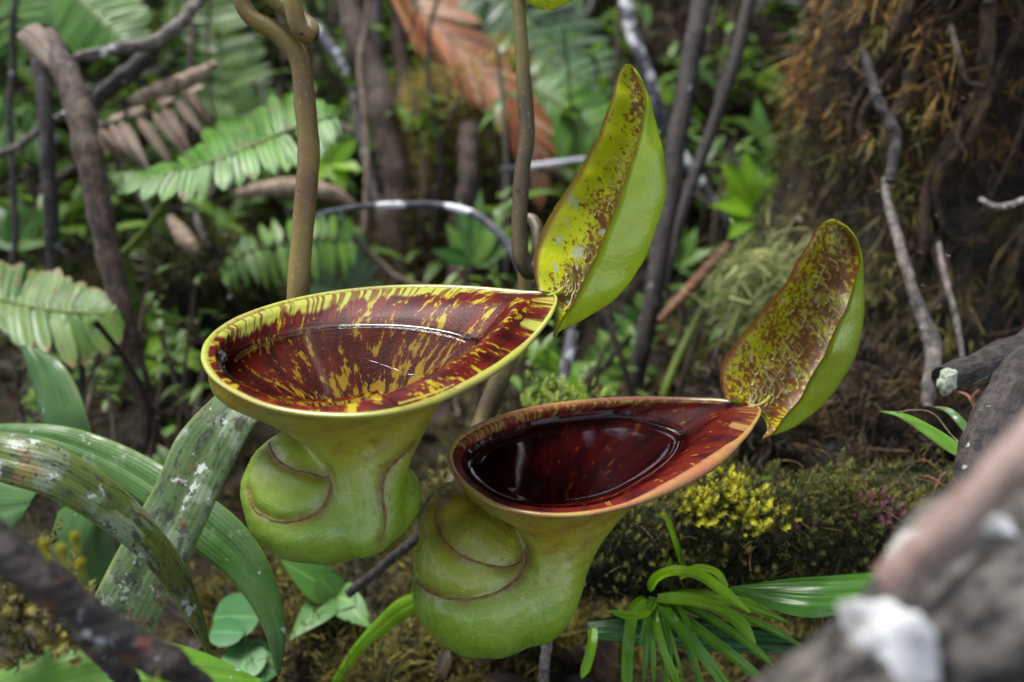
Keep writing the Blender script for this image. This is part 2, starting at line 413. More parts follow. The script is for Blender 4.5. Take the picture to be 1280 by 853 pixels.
def make_pitcher(S):
    NR = 180
    rim = cr(P(S['rim']), NR, closed=True)
    lo, hi = rim.min(0), rim.max(0); C0 = (lo + hi) / 2; Rx, Ry = (hi[0]-lo[0])/2, (hi[1]-lo[1])/2
    th = np.arctan2((rim[:, 1]-C0[1])/Ry, (rim[:, 0]-C0[0])/Rx)
    def ring(l, r, d, hy, b, tw=0):
        pl, pr = P(*l, d), P(*r, d + tw); c = (pl + pr) / 2; ax = (pr - pl) / 2
        ell = c + np.cos(th)[:, None] * ax + np.sin(th)[:, None] * np.array((0, hy, 0))
        off = rim - C0; w = np.linalg.norm(ax)
        shp = c + off[:, :1]/Rx * ax + off[:, 1:2]/Ry * np.array((0, hy, 0)) + np.array((0, 0, 1)) * off[:, 2:3] * (w / Rx) * .5
        return shp * b + ell * (1 - b)
    rings = [rim] + [ring(*k) for k in S['rings']]
    rows = crk(rings, 64)
    cen = rows.mean(1, keepdims=True)
    def inset(rw, d):
        v = rw - rw.mean(1, keepdims=True); L = np.linalg.norm(v, axis=2, keepdims=True)
        tg_ = np.roll(rw, -2, 1) - np.roll(rw, 2, 1); o_ = nz(np.stack([-tg_[..., 1], tg_[..., 0], 0 * tg_[..., 0]], -1))
        o_ = o_ * np.sign((o_ * v).sum(-1, keepdims=True)); dirn = nz(.75 * o_ + .25 * v / np.maximum(L, 1e-9))
        w_ = np.abs((v * o_).sum(-1, keepdims=True)); tipw = np.exp(-((rw[:, :, :1] - P(*S['tip'])[0]) / .012) ** 2) * (rw[:, :, :1] > C0[0])
        q = rw - dirn * np.minimum(d, .55 * w_); q[:, :, 2] -= 0
        q = q - np.array((1., 0, 0)) * (tipw * d * 1.2)
        return q * .5 + .25 * np.roll(q, 1, 1) + .25 * np.roll(q, -1, 1)
    kt = int(63 * S['throat'])
    loc = cen[-1, 0]
    root = thing('pitcher_plant', S['label'], 'pitcher plant', (cen[40, 0, 0], cen[40, 0, 1], P(*S['base'])[2]), 'pitchers hanging on their tendrils')
    # closed thick-walled solid, welded with the swollen lower chambers, then smoothed
    solid = MB(); up1 = rim + np.array((0, 0, .008)) + (rim - C0) * np.array((.012, .012, 0)); cup = up1.mean(0)
    g = np.concatenate([rows[::-1], up1[None], (cup + (up1 - cup) * .5)[None]]); solid.grid(g, cv=True)
    k = solid.n
    solid.add(np.vstack([rows[-1].mean(0), cup]))
    idx = np.arange(NR); last = (len(g) - 1) * NR
    solid.t.append(np.stack([(idx + 1) % NR, idx, np.full(NR, k)], -1)); solid.t.append(np.stack([last + idx, last + (idx + 1) % NR, np.full(NR, k + 1)], -1))
    for (px, py, d, rx, ry, rz, tilt, yaw) in S['lobes']:
        ct, st_ = math.cos(R(tilt)), math.sin(R(tilt)); cy_, sy_ = math.cos(R(yaw)), math.sin(R(yaw))
        ax = np.array(((ct*cy_, ct*sy_, -st_), (-sy_, cy_, 0), (st_*cy_, st_*sy_, ct)))
        solid.ball(P(px, py, d), (rx, ry, rz), 40, 64, ax)
    tmp = solid.build('pitcher_solid', None, None, origin=(0, 0, 0))
    rm = tmp.modifiers.new('r', 'REMESH'); rm.mode = 'VOXEL'; rm.voxel_size = .0010; rm.use_smooth_shade = True
    dg = bpy.context.evaluated_depsgraph_get(); me = bpy.data.meshes.new_from_object(tmp.evaluated_get(dg))
    bpy.data.objects.remove(tmp)
    n = len(me.vertices); co = np.zeros(n * 3, np.float32); me.vertices.foreach_get('co', co); co = co.reshape(-1, 3).astype(float)
    ed = np.zeros(len(me.edges) * 2, np.int32); me.edges.foreach_get('vertices', ed); ed = ed.reshape(-1, 2)
    deg = np.bincount(ed.ravel(), minlength=n)[:, None].clip(1)
    for it in range(S['smooth']):
        acc = np.stack([np.bincount(ed[:, 0], co[ed[:, 1], k], n) + np.bincount(ed[:, 1], co[ed[:, 0], k], n) for k in range(3)], -1) / deg
        wgt = .5 * np.clip((rim[:, 2].min() - .012 - co[:, 2]) / .014, 0 if it > 5 else .8, 1)[:, None]
        co = co + (acc - co) * wgt
    me.vertices.foreach_set('co', co.astype(np.float32).ravel()); me.update()
    zt, zb = rim[:, 2].min(), co[:, 2].min()
    h = np.clip((co[:, 2] - zb) / (zt - zb), 0, 1)
    cax = rows.mean(1); kk = np.argmin(np.abs(co[:, 2:3] - cax[None, :, 2]), axis=1)
    ang = np.arctan2(co[:, 1] - cax[kk, 1], co[:, 0] - cax[kk, 0])
    at = me.attributes.new('va', 'FLOAT_VECTOR', 'POINT'); at.data.foreach_set('vector', np.stack([h, ang / 3.14, 0*h], -1).astype(np.float32).ravel())
    wl = np.array(root.location)
    polys = [tuple(p.vertices) for p in me.polygons]
    bvh = BVHTree.FromPolygons([Vector(c) for c in co], polys)
    nrm = np.zeros(n * 3, np.float32); me.vertices.foreach_get('normal', nrm); nrm = nrm.reshape(-1, 3).astype(float)
    def lay(bv, line, lift):
        q = cr(np.array(line, float), 70); pts = []
        for x, y in q:
            d = nz(P(x, y, 1.0) - CAM); hit = bv.ray_cast(Vector(CAM), Vector(d))
            if hit[0] is not None and hit[3] < .42 and (not pts or np.linalg.norm(np.array(hit[0]) - pts[-1]) < .012): pts.append(np.array(hit[0]) + np.array(hit[1]) * lift)
        pts = np.array(pts)
        for _ in range(4): pts[1:-1] = (pts[:-2] + 2*pts[1:-1] + pts[2:]) / 4
        return pts
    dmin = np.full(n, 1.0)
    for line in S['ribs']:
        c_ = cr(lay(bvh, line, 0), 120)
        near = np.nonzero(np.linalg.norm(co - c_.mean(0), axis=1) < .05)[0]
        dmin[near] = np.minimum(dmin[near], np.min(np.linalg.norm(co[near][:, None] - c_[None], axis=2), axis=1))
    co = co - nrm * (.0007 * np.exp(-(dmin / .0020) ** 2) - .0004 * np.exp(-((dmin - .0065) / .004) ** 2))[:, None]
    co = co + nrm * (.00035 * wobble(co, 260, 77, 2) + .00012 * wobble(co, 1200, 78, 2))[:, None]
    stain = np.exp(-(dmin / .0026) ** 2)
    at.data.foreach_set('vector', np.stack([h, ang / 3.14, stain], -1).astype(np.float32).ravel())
    me.polygons.foreach_set('use_smooth', np.ones(len(me.polygons), bool))
    bvh = BVHTree.FromPolygons([Vector(c) for c in co], polys)
    me.vertices.foreach_set('co', (co - wl).astype(np.float32).ravel()); me.update()
    # the coloured lining replaces the inner wall: take every face on its inner side out of the welded shell
    lin = inset(rows[:kt + 4], .0038); lin[:, :, 2] += .0004
    lin[0] = rim * .985 + C0 * .015; lin[0, :, 2] -= .0004
    near_rim = np.argmin(((co[:, None, :2] - rim[None, ::3, :2]) ** 2).sum(-1), 1) * 3
    inside = co[:, 2] > rim[near_rim, 2] - .0004
    import bmesh
    bm_ = bmesh.new(); bm_.from_mesh(me); bm_.verts.ensure_lookup_table()
    bmesh.ops.delete(bm_, geom=[f for f in bm_.faces if sum(bool(inside[v.index]) for v in f.verts) >= 1], context='FACES')
    bm_.to_mesh(me); bm_.free()
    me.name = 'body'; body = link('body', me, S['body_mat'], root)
    # coloured inner wall of the mouth
    m = MB(); s = np.linspace(0, 1, len(lin))
    a = np.stack([np.broadcast_to(np.cos(th), lin.shape[:2]), np.broadcast_to(np.sin(th), lin.shape[:2]), np.broadcast_to(s[:, None], lin.shape[:2])], -1)
    m.grid(lin, a, cv=True)
    k = m.n; m.add(lin[-1].mean(0)[None], a=np.array((0, 0, 1.))); b = (len(lin)-1) * NR
    m.t.append(np.stack([b + idx, b + (idx + 1) % NR, np.full(NR, k)], -1))
    m.build('mouth_lining', S['lining_mat'], root)
    # lip
    tg = nz(np.roll(rim, -1, 0) - np.roll(rim, 1, 0)); out = nz(np.stack([-tg[:, 1], tg[:, 0], 0*tg[:, 0]], -1))
    if ((rim - C0) * out).sum() < 0: out = -out
    upv = np.array((0, 0, 1.0))
    prof = np.array(S['lip']) * 1e-3
    tipd = np.linalg.norm(rim - P(*S['tip']), axis=1); f = np.clip(.35 + tipd / .03, .35, 1)
    sm_ = lambda x, a, b: np.clip((x - a) / (b - a), 0, 1) ** 2 * (3 - 2 * np.clip((x - a) / (b - a), 0, 1))
    f = f * (1 + S['flange'] * sm_(np.cos(th), -.1, .6) * sm_(-np.sin(th), -.1, .25))
    wv = 1 + .12 * wobble(rim, 300, 5)
    prof_n = len(prof)
    gl = rim[:, None] + out[:, None] * (prof[None, :, :1] * f[:, None, None] * wv[:, None, None]) + upv * (prof[None, :, 1:2] * f[:, None, None])
    L = np.linspace(0, 1, NR)
    m = MB(); m.grid(gl, np.stack([np.repeat(L[:, None], prof_n, 1), np.repeat(np.linspace(0, 1, prof_n)[None], NR, 0), np.zeros((NR, prof_n))], -1), cu=True, cv=True)
    m.build('lip', S['lip_mat'], root)
    # fluid
    zf = S['zf']; B = np.zeros((NR, 3))
    for i in range(NR):
        z = lin[:, i, 2]; j = np.nonzero(z < zf)[0][0]; t = (z[j-1] - zf) / (z[j-1] - z[j]); B[i] = lin[j-1, i] * (1-t) + lin[j, i] * t
    c = B.mean(0); fr = np.array([0, .25, .5, .68, .78, .83, .855, .88, .90, .92, .94, .955, .97, .98, .99, 1.0, 1.012]); rise = np.array([0, 0, 0, 0, 0, .00005, .00013, .00003, -.00003, .00003, .00016, .00036, .0007, .0011, .0016, .0022, .0028])
    g = c + (B - c)[None] * fr[:, None, None]; g[:, :, 2] = zf + rise[:, None]
    m = MB(); m.grid(g[:, ::-1] if FLIP else g, cv=True); m.build('fluid', S.get('fluid', FLUID), root)
    # ribs lying on the wall
    for line in S['ribs']:
        pts = lay(bvh, line, -.0002)
        tp = np.linspace(0, 1, 80); rr = .00062 * np.minimum(1, .3 + 5 * np.minimum(tp, 1 - tp)) * (1 + .25 * wobble(tp[:, None] * np.ones(3), 30, 4))
        m = MB(); m.tube(cr(pts, 80), rr, 8, rough=.15, seed=3); m.build('rib', RIB, root)
    # lid: folded boat-shaped blade with thickness
    st = [cr(P(np.array(row)), 25) for row in S['lid']]
    g = crk(np.array(st), 56); nu, nv = g.shape[:2]
    du = np.gradient(g, axis=0); dv = np.gradient(g, axis=1); nn = nz(np.cross(du, dv))
    mid = (g[:, 0] + g[:, -1]) / 2; 
    if ((g[:, 12] - mid) * nn[:, 12])[5:50].sum() < 0: nn = -nn
    g = g + nn * (.0006 * wobble(g, 330, 9, 2))[..., None]
    uu = np.linspace(0, 1, nu); vv = np.linspace(-1, 1, nv)
    tk = .00075 * np.sqrt(np.clip(1 - np.abs(vv) ** 6, 0, 1))[None, :, None] * np.clip((1 - uu) * 12, 0.2, 1)[:, None, None]
    gi, go = g - nn * tk, g + nn * tk
    sec = np.concatenate([gi, go[:, ::-1]], 1)
    a = np.stack([np.repeat(uu[:, None], 2*nv, 1), np.repeat(np.concatenate([vv, vv[::-1]])[None], nu, 0), np.repeat(np.concatenate([0*vv, 0*vv + 1])[None], nu, 0)], -1)
    m = MB(); m.grid(sec, a, cv=True); lid = m.build('lid', S['lid_mat'], root)
    # bristles standing on the inner face of the lid
    nb = S['bristles']; gr = np.random.default_rng(S['seed'])
    ui = (gr.random(nb) ** 1.2 * .52 + .03) * (nu - 1); vi = (nv - 1) * (.40 + S.get('bv', 0) + gr.normal(size=nb) * .085)
    ui = np.clip(ui.astype(int), 0, nu - 1); vi = np.clip(vi.astype(int), 2, nv - 3)
    p0 = gi[ui, vi]; dr = nz(-nn[ui, vi] + 1.0 * nz(du[ui, vi]) + .12 * gr.normal(size=(nb, 3)))
    Lb = S.get('bl', .0066) * (.6 + .6 * gr.random(nb)); m = MB(); hook = nz(-du[ui, vi]) * .35 - nz(dv[ui, vi]) * .75
    for i in range(nb):
        t = np.linspace(0, 1, 7)[:, None]; q = p0[i] + (dr[i] * t + hook[i] * t**2.2) * Lb[i]
        m.tube(q, (.00036 * (1 - .6 * t[:, 0])), 5, rnd=gr.random())
    tag(m.build('bristles', BRISTLE, lid), kind='stuff')
    # hinge between the mouth and the lid
    m = MB(); m.tube(cr(P(S['hinge']), 14), S['hinge_r'], 10, rough=.15); m.build('hinge', S['hinge_mat'], root)
    # tendril
    tp = cr(P([k[:3] for k in S['tendril']]), 170); tr = cr(np.array([(k[3] * 1e-3, i, 0) for i, k in enumerate(S['tendril'])], float), 170)[:, 0]
    m = MB(); m.tube(tp, tr * (1 + .035 * wobble(tp, 170, 8)), 20, rough=.03); m.build('tendril', S['tendril_mat'], root)
    return root, bvh

_b = Mat('bristle'); _t = _b.va(); BRISTLE = _b.pbr(_b.mix(_t[2], (.62, .56, .28), (.36, .28, .11)), .4, None, .5, .2, (.5, .5, .2))

LIP = [(-2.2, -1.5), (-1.7, -.5), (-1.1, .2), (-.3, .45), (.45, .3), (.8, -.15), (.75, -.7), (.2, -1.2), (-.8, -1.5), (-1.6, -1.9)]
LEFT = dict(
    label='green pitcher with yellow-blotched maroon mouth and upright smooth lime lid', seed=3, flange=.7,
    base=(415, 698, .29), zf=CAMH - .1222, throat=.62, smooth=26,
    rim=[(254,447,.277),(260,425,.287),(288,402,.300),(338,382,.314),(398,368,.325),(460,360,.332),(520,357,.335),(590,359,.332),(650,364,.324),(694,369,.315),(690,390,.305),(664,424,.294),(630,453,.281),(585,480,.267),(530,504,.256),(470,517,.248),(400,518,.247),(345,510,.250),(300,493,.258),(266,470,.268)],
    tip=(694, 369, .315),
    rings=[((274,472),(662,412),.2875,.0385,.95), ((314,498),(612,454),.287,.0300,.85), ((362,526),(566,498),.286,.0225,.6), ((398,556),(533,538),.284,.0170,.3), ((411,588),(513,578),.2825,.0150,.1), ((415,622),(506,614),.282,.0150,0), ((418,652),(502,648),.282,.0150,0), ((430,676),(488,674),.283,.011,0)],
    lobes=[(402, 610, .2965, .0285, .0285, .0225, 8, 0), (418, 628, .2945, .0325, .0275, .0180, -4, 0)],
    ribs=[[(336,545),(337,560),(346,575),(364,587),(386,593),(408,597),(412,590)], [(322,640),(345,651),(372,650),(396,641),(409,626),(413,606),(409,592)], [(560,512),(530,545),(500,572),(482,592),(478,620),(482,650),(478,675)], [(309,612),(318,636),(328,645)]],
    lip=LIP,
    lid=[[(672,364,.316),(690,370,.317),(694,382,.315),(698,400,.311),(690,422,.308)],
         [(667,335,.320),(700,345,.325),(722,365,.325),(722,398,.316),(697,408,.306)],
         [(670,308,.325),(722,312,.333),(757,335,.332),(757,381,.318),(718,375,.306)],
         [(686,272,.329),(748,268,.339),(790,290,.337),(789,345,.322),(746,318,.308)],
         [(709,237,.332),(770,228,.343),(812,245,.340),(815,293,.326),(773,246,.311)],
         [(728,207,.335),(783,195,.345),(820,205,.342),(828,240,.330),(788,203,.315)],
         [(747,170,.337),(790,160,.345),(815,168,.343),(828,196,.334),(800,165,.320)],
         [(760,135,.339),(790,128,.345),(806,135,.343),(819,157,.336),(805,137,.325)],
         [(770,104,.341),(786,104,.345),(796,110,.343),(809,126,.338),(803,112,.330)],
         [(778,86,.342),(786,86,.344),(792,89,.343),(800,97,.340),(799,95,.336)],
         [(785,81,.342),(788,81,.343),(790,82,.342),(793,85,.341),(793,86,.339)]],
    bristles=95, hinge=[(678,371,.3175),(690,369,.316),(698,366,.3165),(704,360,.3185)], hinge_r=[.0008]*14,
    tendril=[(385,640,.326,4.2),(373,560,.338,4.6),(371,470,.343,4.8),(372,385,.343,4.9),(375,330,.343,4.8),(379,280,.343,4.7),(384,225,.343,4.7),(386,180,.343,4.7),(382,140,.342,4.7),(379,105,.341,4.7),(371,68,.340,4.7),(346,40,.339,4.7),(315,22,.338,4.6),(302,2,.337,4.4),(306,-22,.336,4.2),(322,-22,.335,3.8),(338,-4,.335,3.4),(358,10,.335,3.3),(376,24,.334,3.4),(388,36,.331,3.6),(384,45,.327,3.7),(374,36,.325,3.7),(368,14,.324,3.7),(363,-12,.324,3.7),(350,-60,.330,3.7)],
    tendril_mat=tendril_mat('brown_tendril', (.105, .058, .022), (.155, .110, .026), (.32, .23, .10)),
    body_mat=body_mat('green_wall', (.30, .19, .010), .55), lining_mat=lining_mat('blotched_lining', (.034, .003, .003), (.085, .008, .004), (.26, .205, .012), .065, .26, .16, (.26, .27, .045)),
    lip_mat=rim_mat('yellow_lip', (.26, .285, .035), (.25, .22, .055), (.18, .04, .03), .6),
    lid_mat=lid_mat('lime_lid', (.43, .47, .008), (.36, .50, .022), (.34, .17, .045), (.13, .028, .006), .125, (.075, .06, .035)),
    hinge_mat=leaf_mat('hinge_green', (.30, .34, .04), (.38, .36, .06), rib=False))
RIGHT = dict(
    label='green pitcher with dark wine red mouth and rust-spotted bristly lid', seed=5, flange=1.5, fluid=fluid_mat((.66, .44, .47, 1)),
    base=(612, 818, .30), zf=CAMH - .1712, throat=.60, smooth=26,
    rim=[(561,568,.309),(568,551,.316),(588,536,.324),(630,519,.334),(680,507,.342),(740,500,.347),(800,497,.3495),(860,498,.346),(915,501,.3385),(949,509,.330),(939,535,.319),(914,560,.310),(880,585,.301),(830,612,.291),(780,632,.284),(722,643,.280),(668,642,.280),(620,631,.285),(585,609,.294),(566,588,.302)],
    tip=(949, 509, .330),
    rings=[((578,590),(915,558),.318,.0360,.95), ((608,612),(852,596),.316,.0285,.85), ((636,632),(802,626),.313,.0225,.6), ((650,656),(768,656),.311,.0185,.3), ((657,684),(744,688),.310,.0170,.1), ((657,720),(730,724),.310,.0165,0), ((650,755),(718,757),.3115,.0155,0), ((645,785),(698,785),.313,.011,0)],
    lobes=[(598, 704, .3220, .0258, .0285, .0270, -16, 0), (612, 736, .3195, .0305, .0285, .0240, -6, 0), (576, 662, .325, .0160, .0180, .0200, -22, 0)],
    ribs=[[(560,612),(547,632),(545,652),(552,672),(572,692),(600,704),(630,710),(648,705),(655,692),(657,684)], [(515,720),(530,736),(560,748),(592,749),(625,739),(648,722),(658,702),(657,685)]],
    lip=LIP,
    lid=[[(906,499,.331),(940,508,.334),(954,518,.333),(960,535,.328),(953,552,.324)],
         [(901,474,.334),(945,488,.341),(975,508,.341),(996,528,.330),(970,533,.322)],
         [(903,452,.337),(958,462,.347),(998,480,.347),(1025,507,.334),(996,501,.322)],
         [(926,420,.341),(981,428,.352),(1020,445,.352),(1051,474,.338),(1022,457,.324)],
         [(952,388,.344),(1004,388,.356),(1040,402,.355),(1069,434,.342),(1044,414,.328)],
         [(981,354,.347),(1023,350,.358),(1052,360,.357),(1077,395,.346),(1061,377,.333)],
         [(999,323,.349),(1033,318,.358),(1058,327,.357),(1078,358,.349),(1071,345,.338)],
         [(1012,301,.351),(1037,296,.357),(1058,303,.356),(1077,328,.350),(1073,318,.343)],
         [(1024,284,.352),(1040,282,.356),(1054,287,.355),(1070,304,.351),(1068,300,.347)],
         [(1036,276,.353),(1043,276,.355),(1050,279,.354),(1059,286,.352),(1059,285,.350)],
         [(1042,274,.353),(1045,274,.354),(1047,275,.354),(1051,278,.353),(1051,278,.352)]],
    bristles=110, bl=.0075, bv=-.01, hinge=[(934,510,.332),(948,507,.331),(957,502,.3315),(962,496,.335)], hinge_r=[.0008]*6 + [.0008]*8,
    tendril=[(646,-30,.350,3.0),(648,0,.350,3.0),(652,61,.350,3.1),(656,122,.350,3.2),(659,168,.350,3.4),(653,213,.350,3.5),(650,260,.350,3.5),(649,300,.349,3.5),(653,330,.348,3.5),(662,342,.350,3.4),(670,325,.354,3.2),(673,300,.359,3.0),(670,282,.363,2.9),(662,274,.366,2.9),(655,284,.369,3.0),(652,310,.370,3.2),(655,340,.370,3.6),(657,370,.370,4.0),(648,415,.370,4.4),(630,460,.369,4.7),(614,500,.368,4.8),(601,535,.365,4.6),(585,570,.358,4.2),(566,606,.345,3.8),(560,635,.338,3.6)],
    tendril_mat=tendril_mat('dark_tendril', (.055, .038, .016), (.105, .085, .022), (.25, .2, .10)),
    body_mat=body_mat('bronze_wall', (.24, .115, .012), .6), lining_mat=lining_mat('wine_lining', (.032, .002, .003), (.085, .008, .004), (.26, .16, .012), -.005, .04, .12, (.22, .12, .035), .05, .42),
    lip_mat=rim_mat('orange_lip', (.27, .19, .04), (.25, .095, .045), (.14, .025, .02), .65),
    lid_mat=lid_mat('spotted_lid', (.36, .36, .006), (.27, .36, .022), (.30, .10, .03), (.13, .032, .008), .135, (.085, .055, .04), .10, .65),
    hinge_mat=leaf_mat('hinge_yellow', (.34, .30, .05), (.40, .34, .07), rib=False))
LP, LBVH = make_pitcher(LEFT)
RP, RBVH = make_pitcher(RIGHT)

# ------------------------------------------------------------------ ground
def terrain(x, y):
    x = np.asarray(x, float); y = np.asarray(y, float)
    t = np.clip((y - .62) / 2.6, 0, 1); z = .95 * t * t * (3 - 2*t)
    z = z + np.clip(y - 3.2, 0, 6) * .18
    q = np.stack([x, y], -1)
    near = np.clip((y - .1) / .6, .25, 1)
    z = z + near * (.035 * wobble(q, 5, 21) + .014 * wobble(q, 19, 22)) + .07 * np.clip(y - .8, 0, 1) * wobble(q, 2.2, 23)
    # the bank the right-hand trunk grows from
    z = z + .10 * np.exp(-(((x - .42) / .22) ** 2 + ((y - .62) / .2) ** 2))
    return z

MOSS_GROUND = None
def ground_mat():
    m = Mat('forest_floor'); ob = m.obj()
    f = m.noise(ob, 9, 5, .6); f2 = m.noise(ob, 60, 4, .65)
    col = m.ramp(m.math('ADD', m.math('MULTIPLY', f, .55), m.math('MULTIPLY', f2, .45)), [(.30, (.004, .003, .003)), (.45, (.011, .008, .005)), (.55, (.022, .016, .007)), (.66, (.040, .035, .011)), (.8, (.03, .018, .010))])
    return m.pbr(col, .85, m.bump(f2, 1.0, .01), .25)
u = np.concatenate([-np.geomspace(20, .9, 14), np.linspace(-.85, .85, 130), np.geomspace(.9, 20, 14)])
v = np.concatenate([-np.geomspace(15, .3, 10), np.linspace(-.25, 2.2, 170), np.geomspace(2.25, 40, 40)])
X, Y = np.meshgrid(u, v, indexing='ij')
g = np.stack([X, Y, terrain(X, Y)], -1)
GR = MB(); GR.grid(g)
ground = GR.build('ground', ground_mat(), origin=(0, 0, 0)); tag(ground, kind='structure')

def gz(x, y): return float(terrain(x, y))

# ------------------------------------------------------------------ materials of the forest
DARKBARK = bark_mat('dark_bark', (.012, .009, .009), (.045, .036, .032), (.25, .26, .27), .22, scale=90)
BROWNBARK = bark_mat('brown_bark', (.024, .015, .011), (.095, .062, .045), (.25, .22, .19), .12, scale=70)
GREYBARK = bark_mat('grey_lichen_bark', (.050, .042, .038), (.17, .145, .13), (.5, .5, .5), .30, scale=60)
WHITESTICK = bark_mat('bleached_stick', (.030, .030, .040), (.10, .10, .12), (.60, .60, .64), .62, scale=24)
TANWOOD = bark_mat('tan_dead_wood', (.12, .08, .05), (.30, .22, .16), scale=60)
REDWOOD = bark_mat('red_brown_twig', (.09, .035, .02), (.22, .10, .06), scale=90)
WETBRANCH = bark_mat('wet_red_black_branch', (.005, .004, .005), (.034, .022, .020), (.38, .40, .42), .30, (.12, .030, .015), .30, scale=75, rough=.45, spec=.5, str_=1.2)
LICHENBR = bark_mat('lichen_branch', (.005, .004, .005), (.105, .092, .08), (.36, .37, .36), .32, (.09, .095, .03), .30, scale=40, str_=1.2)
PINKSTICK = bark_mat('pink_brown_twig', (.17, .105, .085), (.36, .27, .24), (.5, .46, .46), .15, scale=40, rough=.6)
GREENSTEM = leaf_mat('green_stem', (.09, .13, .02), (.14, .18, .03), rib=False, trans=.05)
PALM = leaf_mat('palm_leaf', (.045, .135, .016), (.105, .235, .030), .32, .28, 9.0, spots=(.13, .10, .05))
PALMBLUE = leaf_mat('bluish_palm_leaf', (.060, .115, .060), (.12, .20, .10), .28, .25)
FERN = leaf_mat('fern_leaf', (.022, .075, .012), (.125, .235, .035), .34, .28)
FERNTIP = leaf_mat('brown_tipped_leaf', (.050, .120, .020), (.12, .20, .035), .36, .25, 6.0, spots=(.12, .07, .03), tip=(.20, .13, .06))
BRIGHT = leaf_mat('bright_leaf', (.10, .23, .010), (.19, .34, .015), .32, .35)
GRASSM = leaf_mat('wet_grass_blade', (.045, .145, .010), (.26, .46, .014), .22, .25, 5.0, rib=False)
BROADM = leaf_mat('glossy_broad_leaf', (.055, .165, .020), (.085, .22, .03), .16, .22, 16.0, rib=False)
DEADLEAF = leaf_mat('dead_leaf', (.10, .065, .045), (.26, .20, .16), .7, .15, 7.0)
YELLOWLEAF = leaf_mat('yellow_leaf', (.30, .28, .01), (.36, .34, .03), .35, .3)
UNDER = leaf_mat('undergrowth_leaf', (.016, .050, .010), (.130, .220, .030), .33, .25)
DOME_LEAF = leaf_mat('added_dome_leaf', (.012, .028, .008), (.03, .055, .012), .7, .08, spec=.1)  # dark leaves for the added light-blocking dome
LITTER = leaf_mat('litter', (.009, .006, .005), (.055, .030, .018), .6, .05)
MOSS_DARK = moss_mat('dark_moss', [(.25, (.004, .004, .002)), (.45, (.011, .012, .005)), (.58, (.040, .044, .010)), (.72, (.095, .095, .018)), (.90, (.14, .10, .025))], patch=60)
MOSS_RUST = moss_mat('rust_moss', [(.22, (.010, .006, .004)), (.42, (.036, .017, .007)), (.55, (.16, .078, .02)), (.68, (.29, .17, .04)), (.9, (.16, .14, .03))], patch=60)
MOSS_BLACK = moss_mat('black_moss', [(.25, (.004, .003, .003)), (.50, (.010, .007, .005)), (.62, (.045, .027, .013)), (.80, (.13, .08, .03))], patch=60)
MOSS_OLIVE = moss_mat('olive_trunk_moss', [(.25, (.006, .006, .003)), (.45, (.026, .024, .006)), (.60, (.085, .072, .014)), (.78, (.15, .13, .025))], patch=60)
MOSS_YEL = moss_mat('yellow_moss', [(.2, (.16, .14, .010)), (.5, (.38, .36, .016)), (.8, (.60, .56, .05))], patch=60)
MOSS_TAN = moss_mat('tan_moss', [(.2, (.12, .09, .025)), (.5, (.34, .26, .07)), (.8, (.50, .42, .14))], patch=30)
MOSS_PALE = moss_mat('pale_hair_moss', [(.2, (.12, .14, .04)), (.5, (.24, .27, .09)), (.8, (.36, .37, .15))], patch=40)
MOSS_GND = moss_mat('ground_moss', [(.2, (.008, .006, .003)), (.42, (.030, .026, .007)), (.56, (.090, .075, .014)), (.70, (.17, .14, .026)), (.9, (.08, .11, .02))], patch=40)

_S = 0
def strap_mat(name, a, b, mess, rust):
    m = Mat(name); t, sd_, rnd, vec = m.va(); ob = m.obj()
    col = m.mix(m.ss(m.noise(ob, 22, 4), .35, .65), a, b)
    v = m.math('SINE', m.math('MULTIPLY', sd_, 34.0)); v2 = m.noise(m.comb(m.math('MULTIPLY', t, 1.5), m.math('MULTIPLY', sd_, 16), 0.0), 2, 3)
    col = m.mix(m.ss(v2, .5, .68, 0, .4), col, tuple(x * .5 for x in a))
    col = m.mix(m.ss(m.noise(ob, 55, 4, .6), .68 - mess * .12, .76 - mess * .12, 0, .7), col, (.18, .23, .15))
    col = m.mix(m.ss(m.noise(m.comb(m.math('MULTIPLY', t, 7), m.math('MULTIPLY', sd_, 1.2), 3.0), 2.3, 5, .7), .66 - mess * .10, .76 - mess * .10, 0, .85), col, (.030, .028, .024))
    col = m.mix(m.ss(m.noise(ob, 75, 3), .61, .68, 0, rust), col, (.24, .085, .03))
    col = m.mix(m.ss(m.noise(ob, 110, 4, .7), .68 - mess * .05, .71 - mess * .05, 0, .8), col, (.42, .45, .42))
    col = m.mix(m.ss(m.noise(ob, 420, 2), .62, .68, 0, .6 * mess), col, (.03, .03, .02))
    col = m.mix(m.ss(m.math('ABSOLUTE', sd_), .93, .99, 0, .7), col, (.16, .22, .05))
    bm = m.bump(m.math('ADD', m.math('MULTIPLY', v, .5), m.math('MULTIPLY', m.noise(ob, 400, 3), 1.5)), .2, .0004)
    return m.pbr(col, m.ss(m.noise(ob, 80, 2), .35, .65, .38, .7), bm, .4, .18)
STRAP_DIRTY = strap_mat('spotted_strap_leaf', (.085, .120, .020), (.125, .165, .035), 1.5, .35)
STRAP_GREY = strap_mat('scaly_strap_leaf', (.055, .100, .028), (.11, .160, .065), 1.5, .3)
STRAP_CLEAN = strap_mat('clean_strap_leaf', (.032, .090, .012), (.055, .130, .020), .75, .1)
STRAP_DARK = strap_mat('dark_strap_leaf', (.030, .085, .016), (.045, .11, .022), .2, .0)  # dark green of the rear strap leaves
STRAP_BRIGHT = strap_mat('bright_strap_leaf', (.085, .20, .018), (.11, .25, .022), .1, .1)

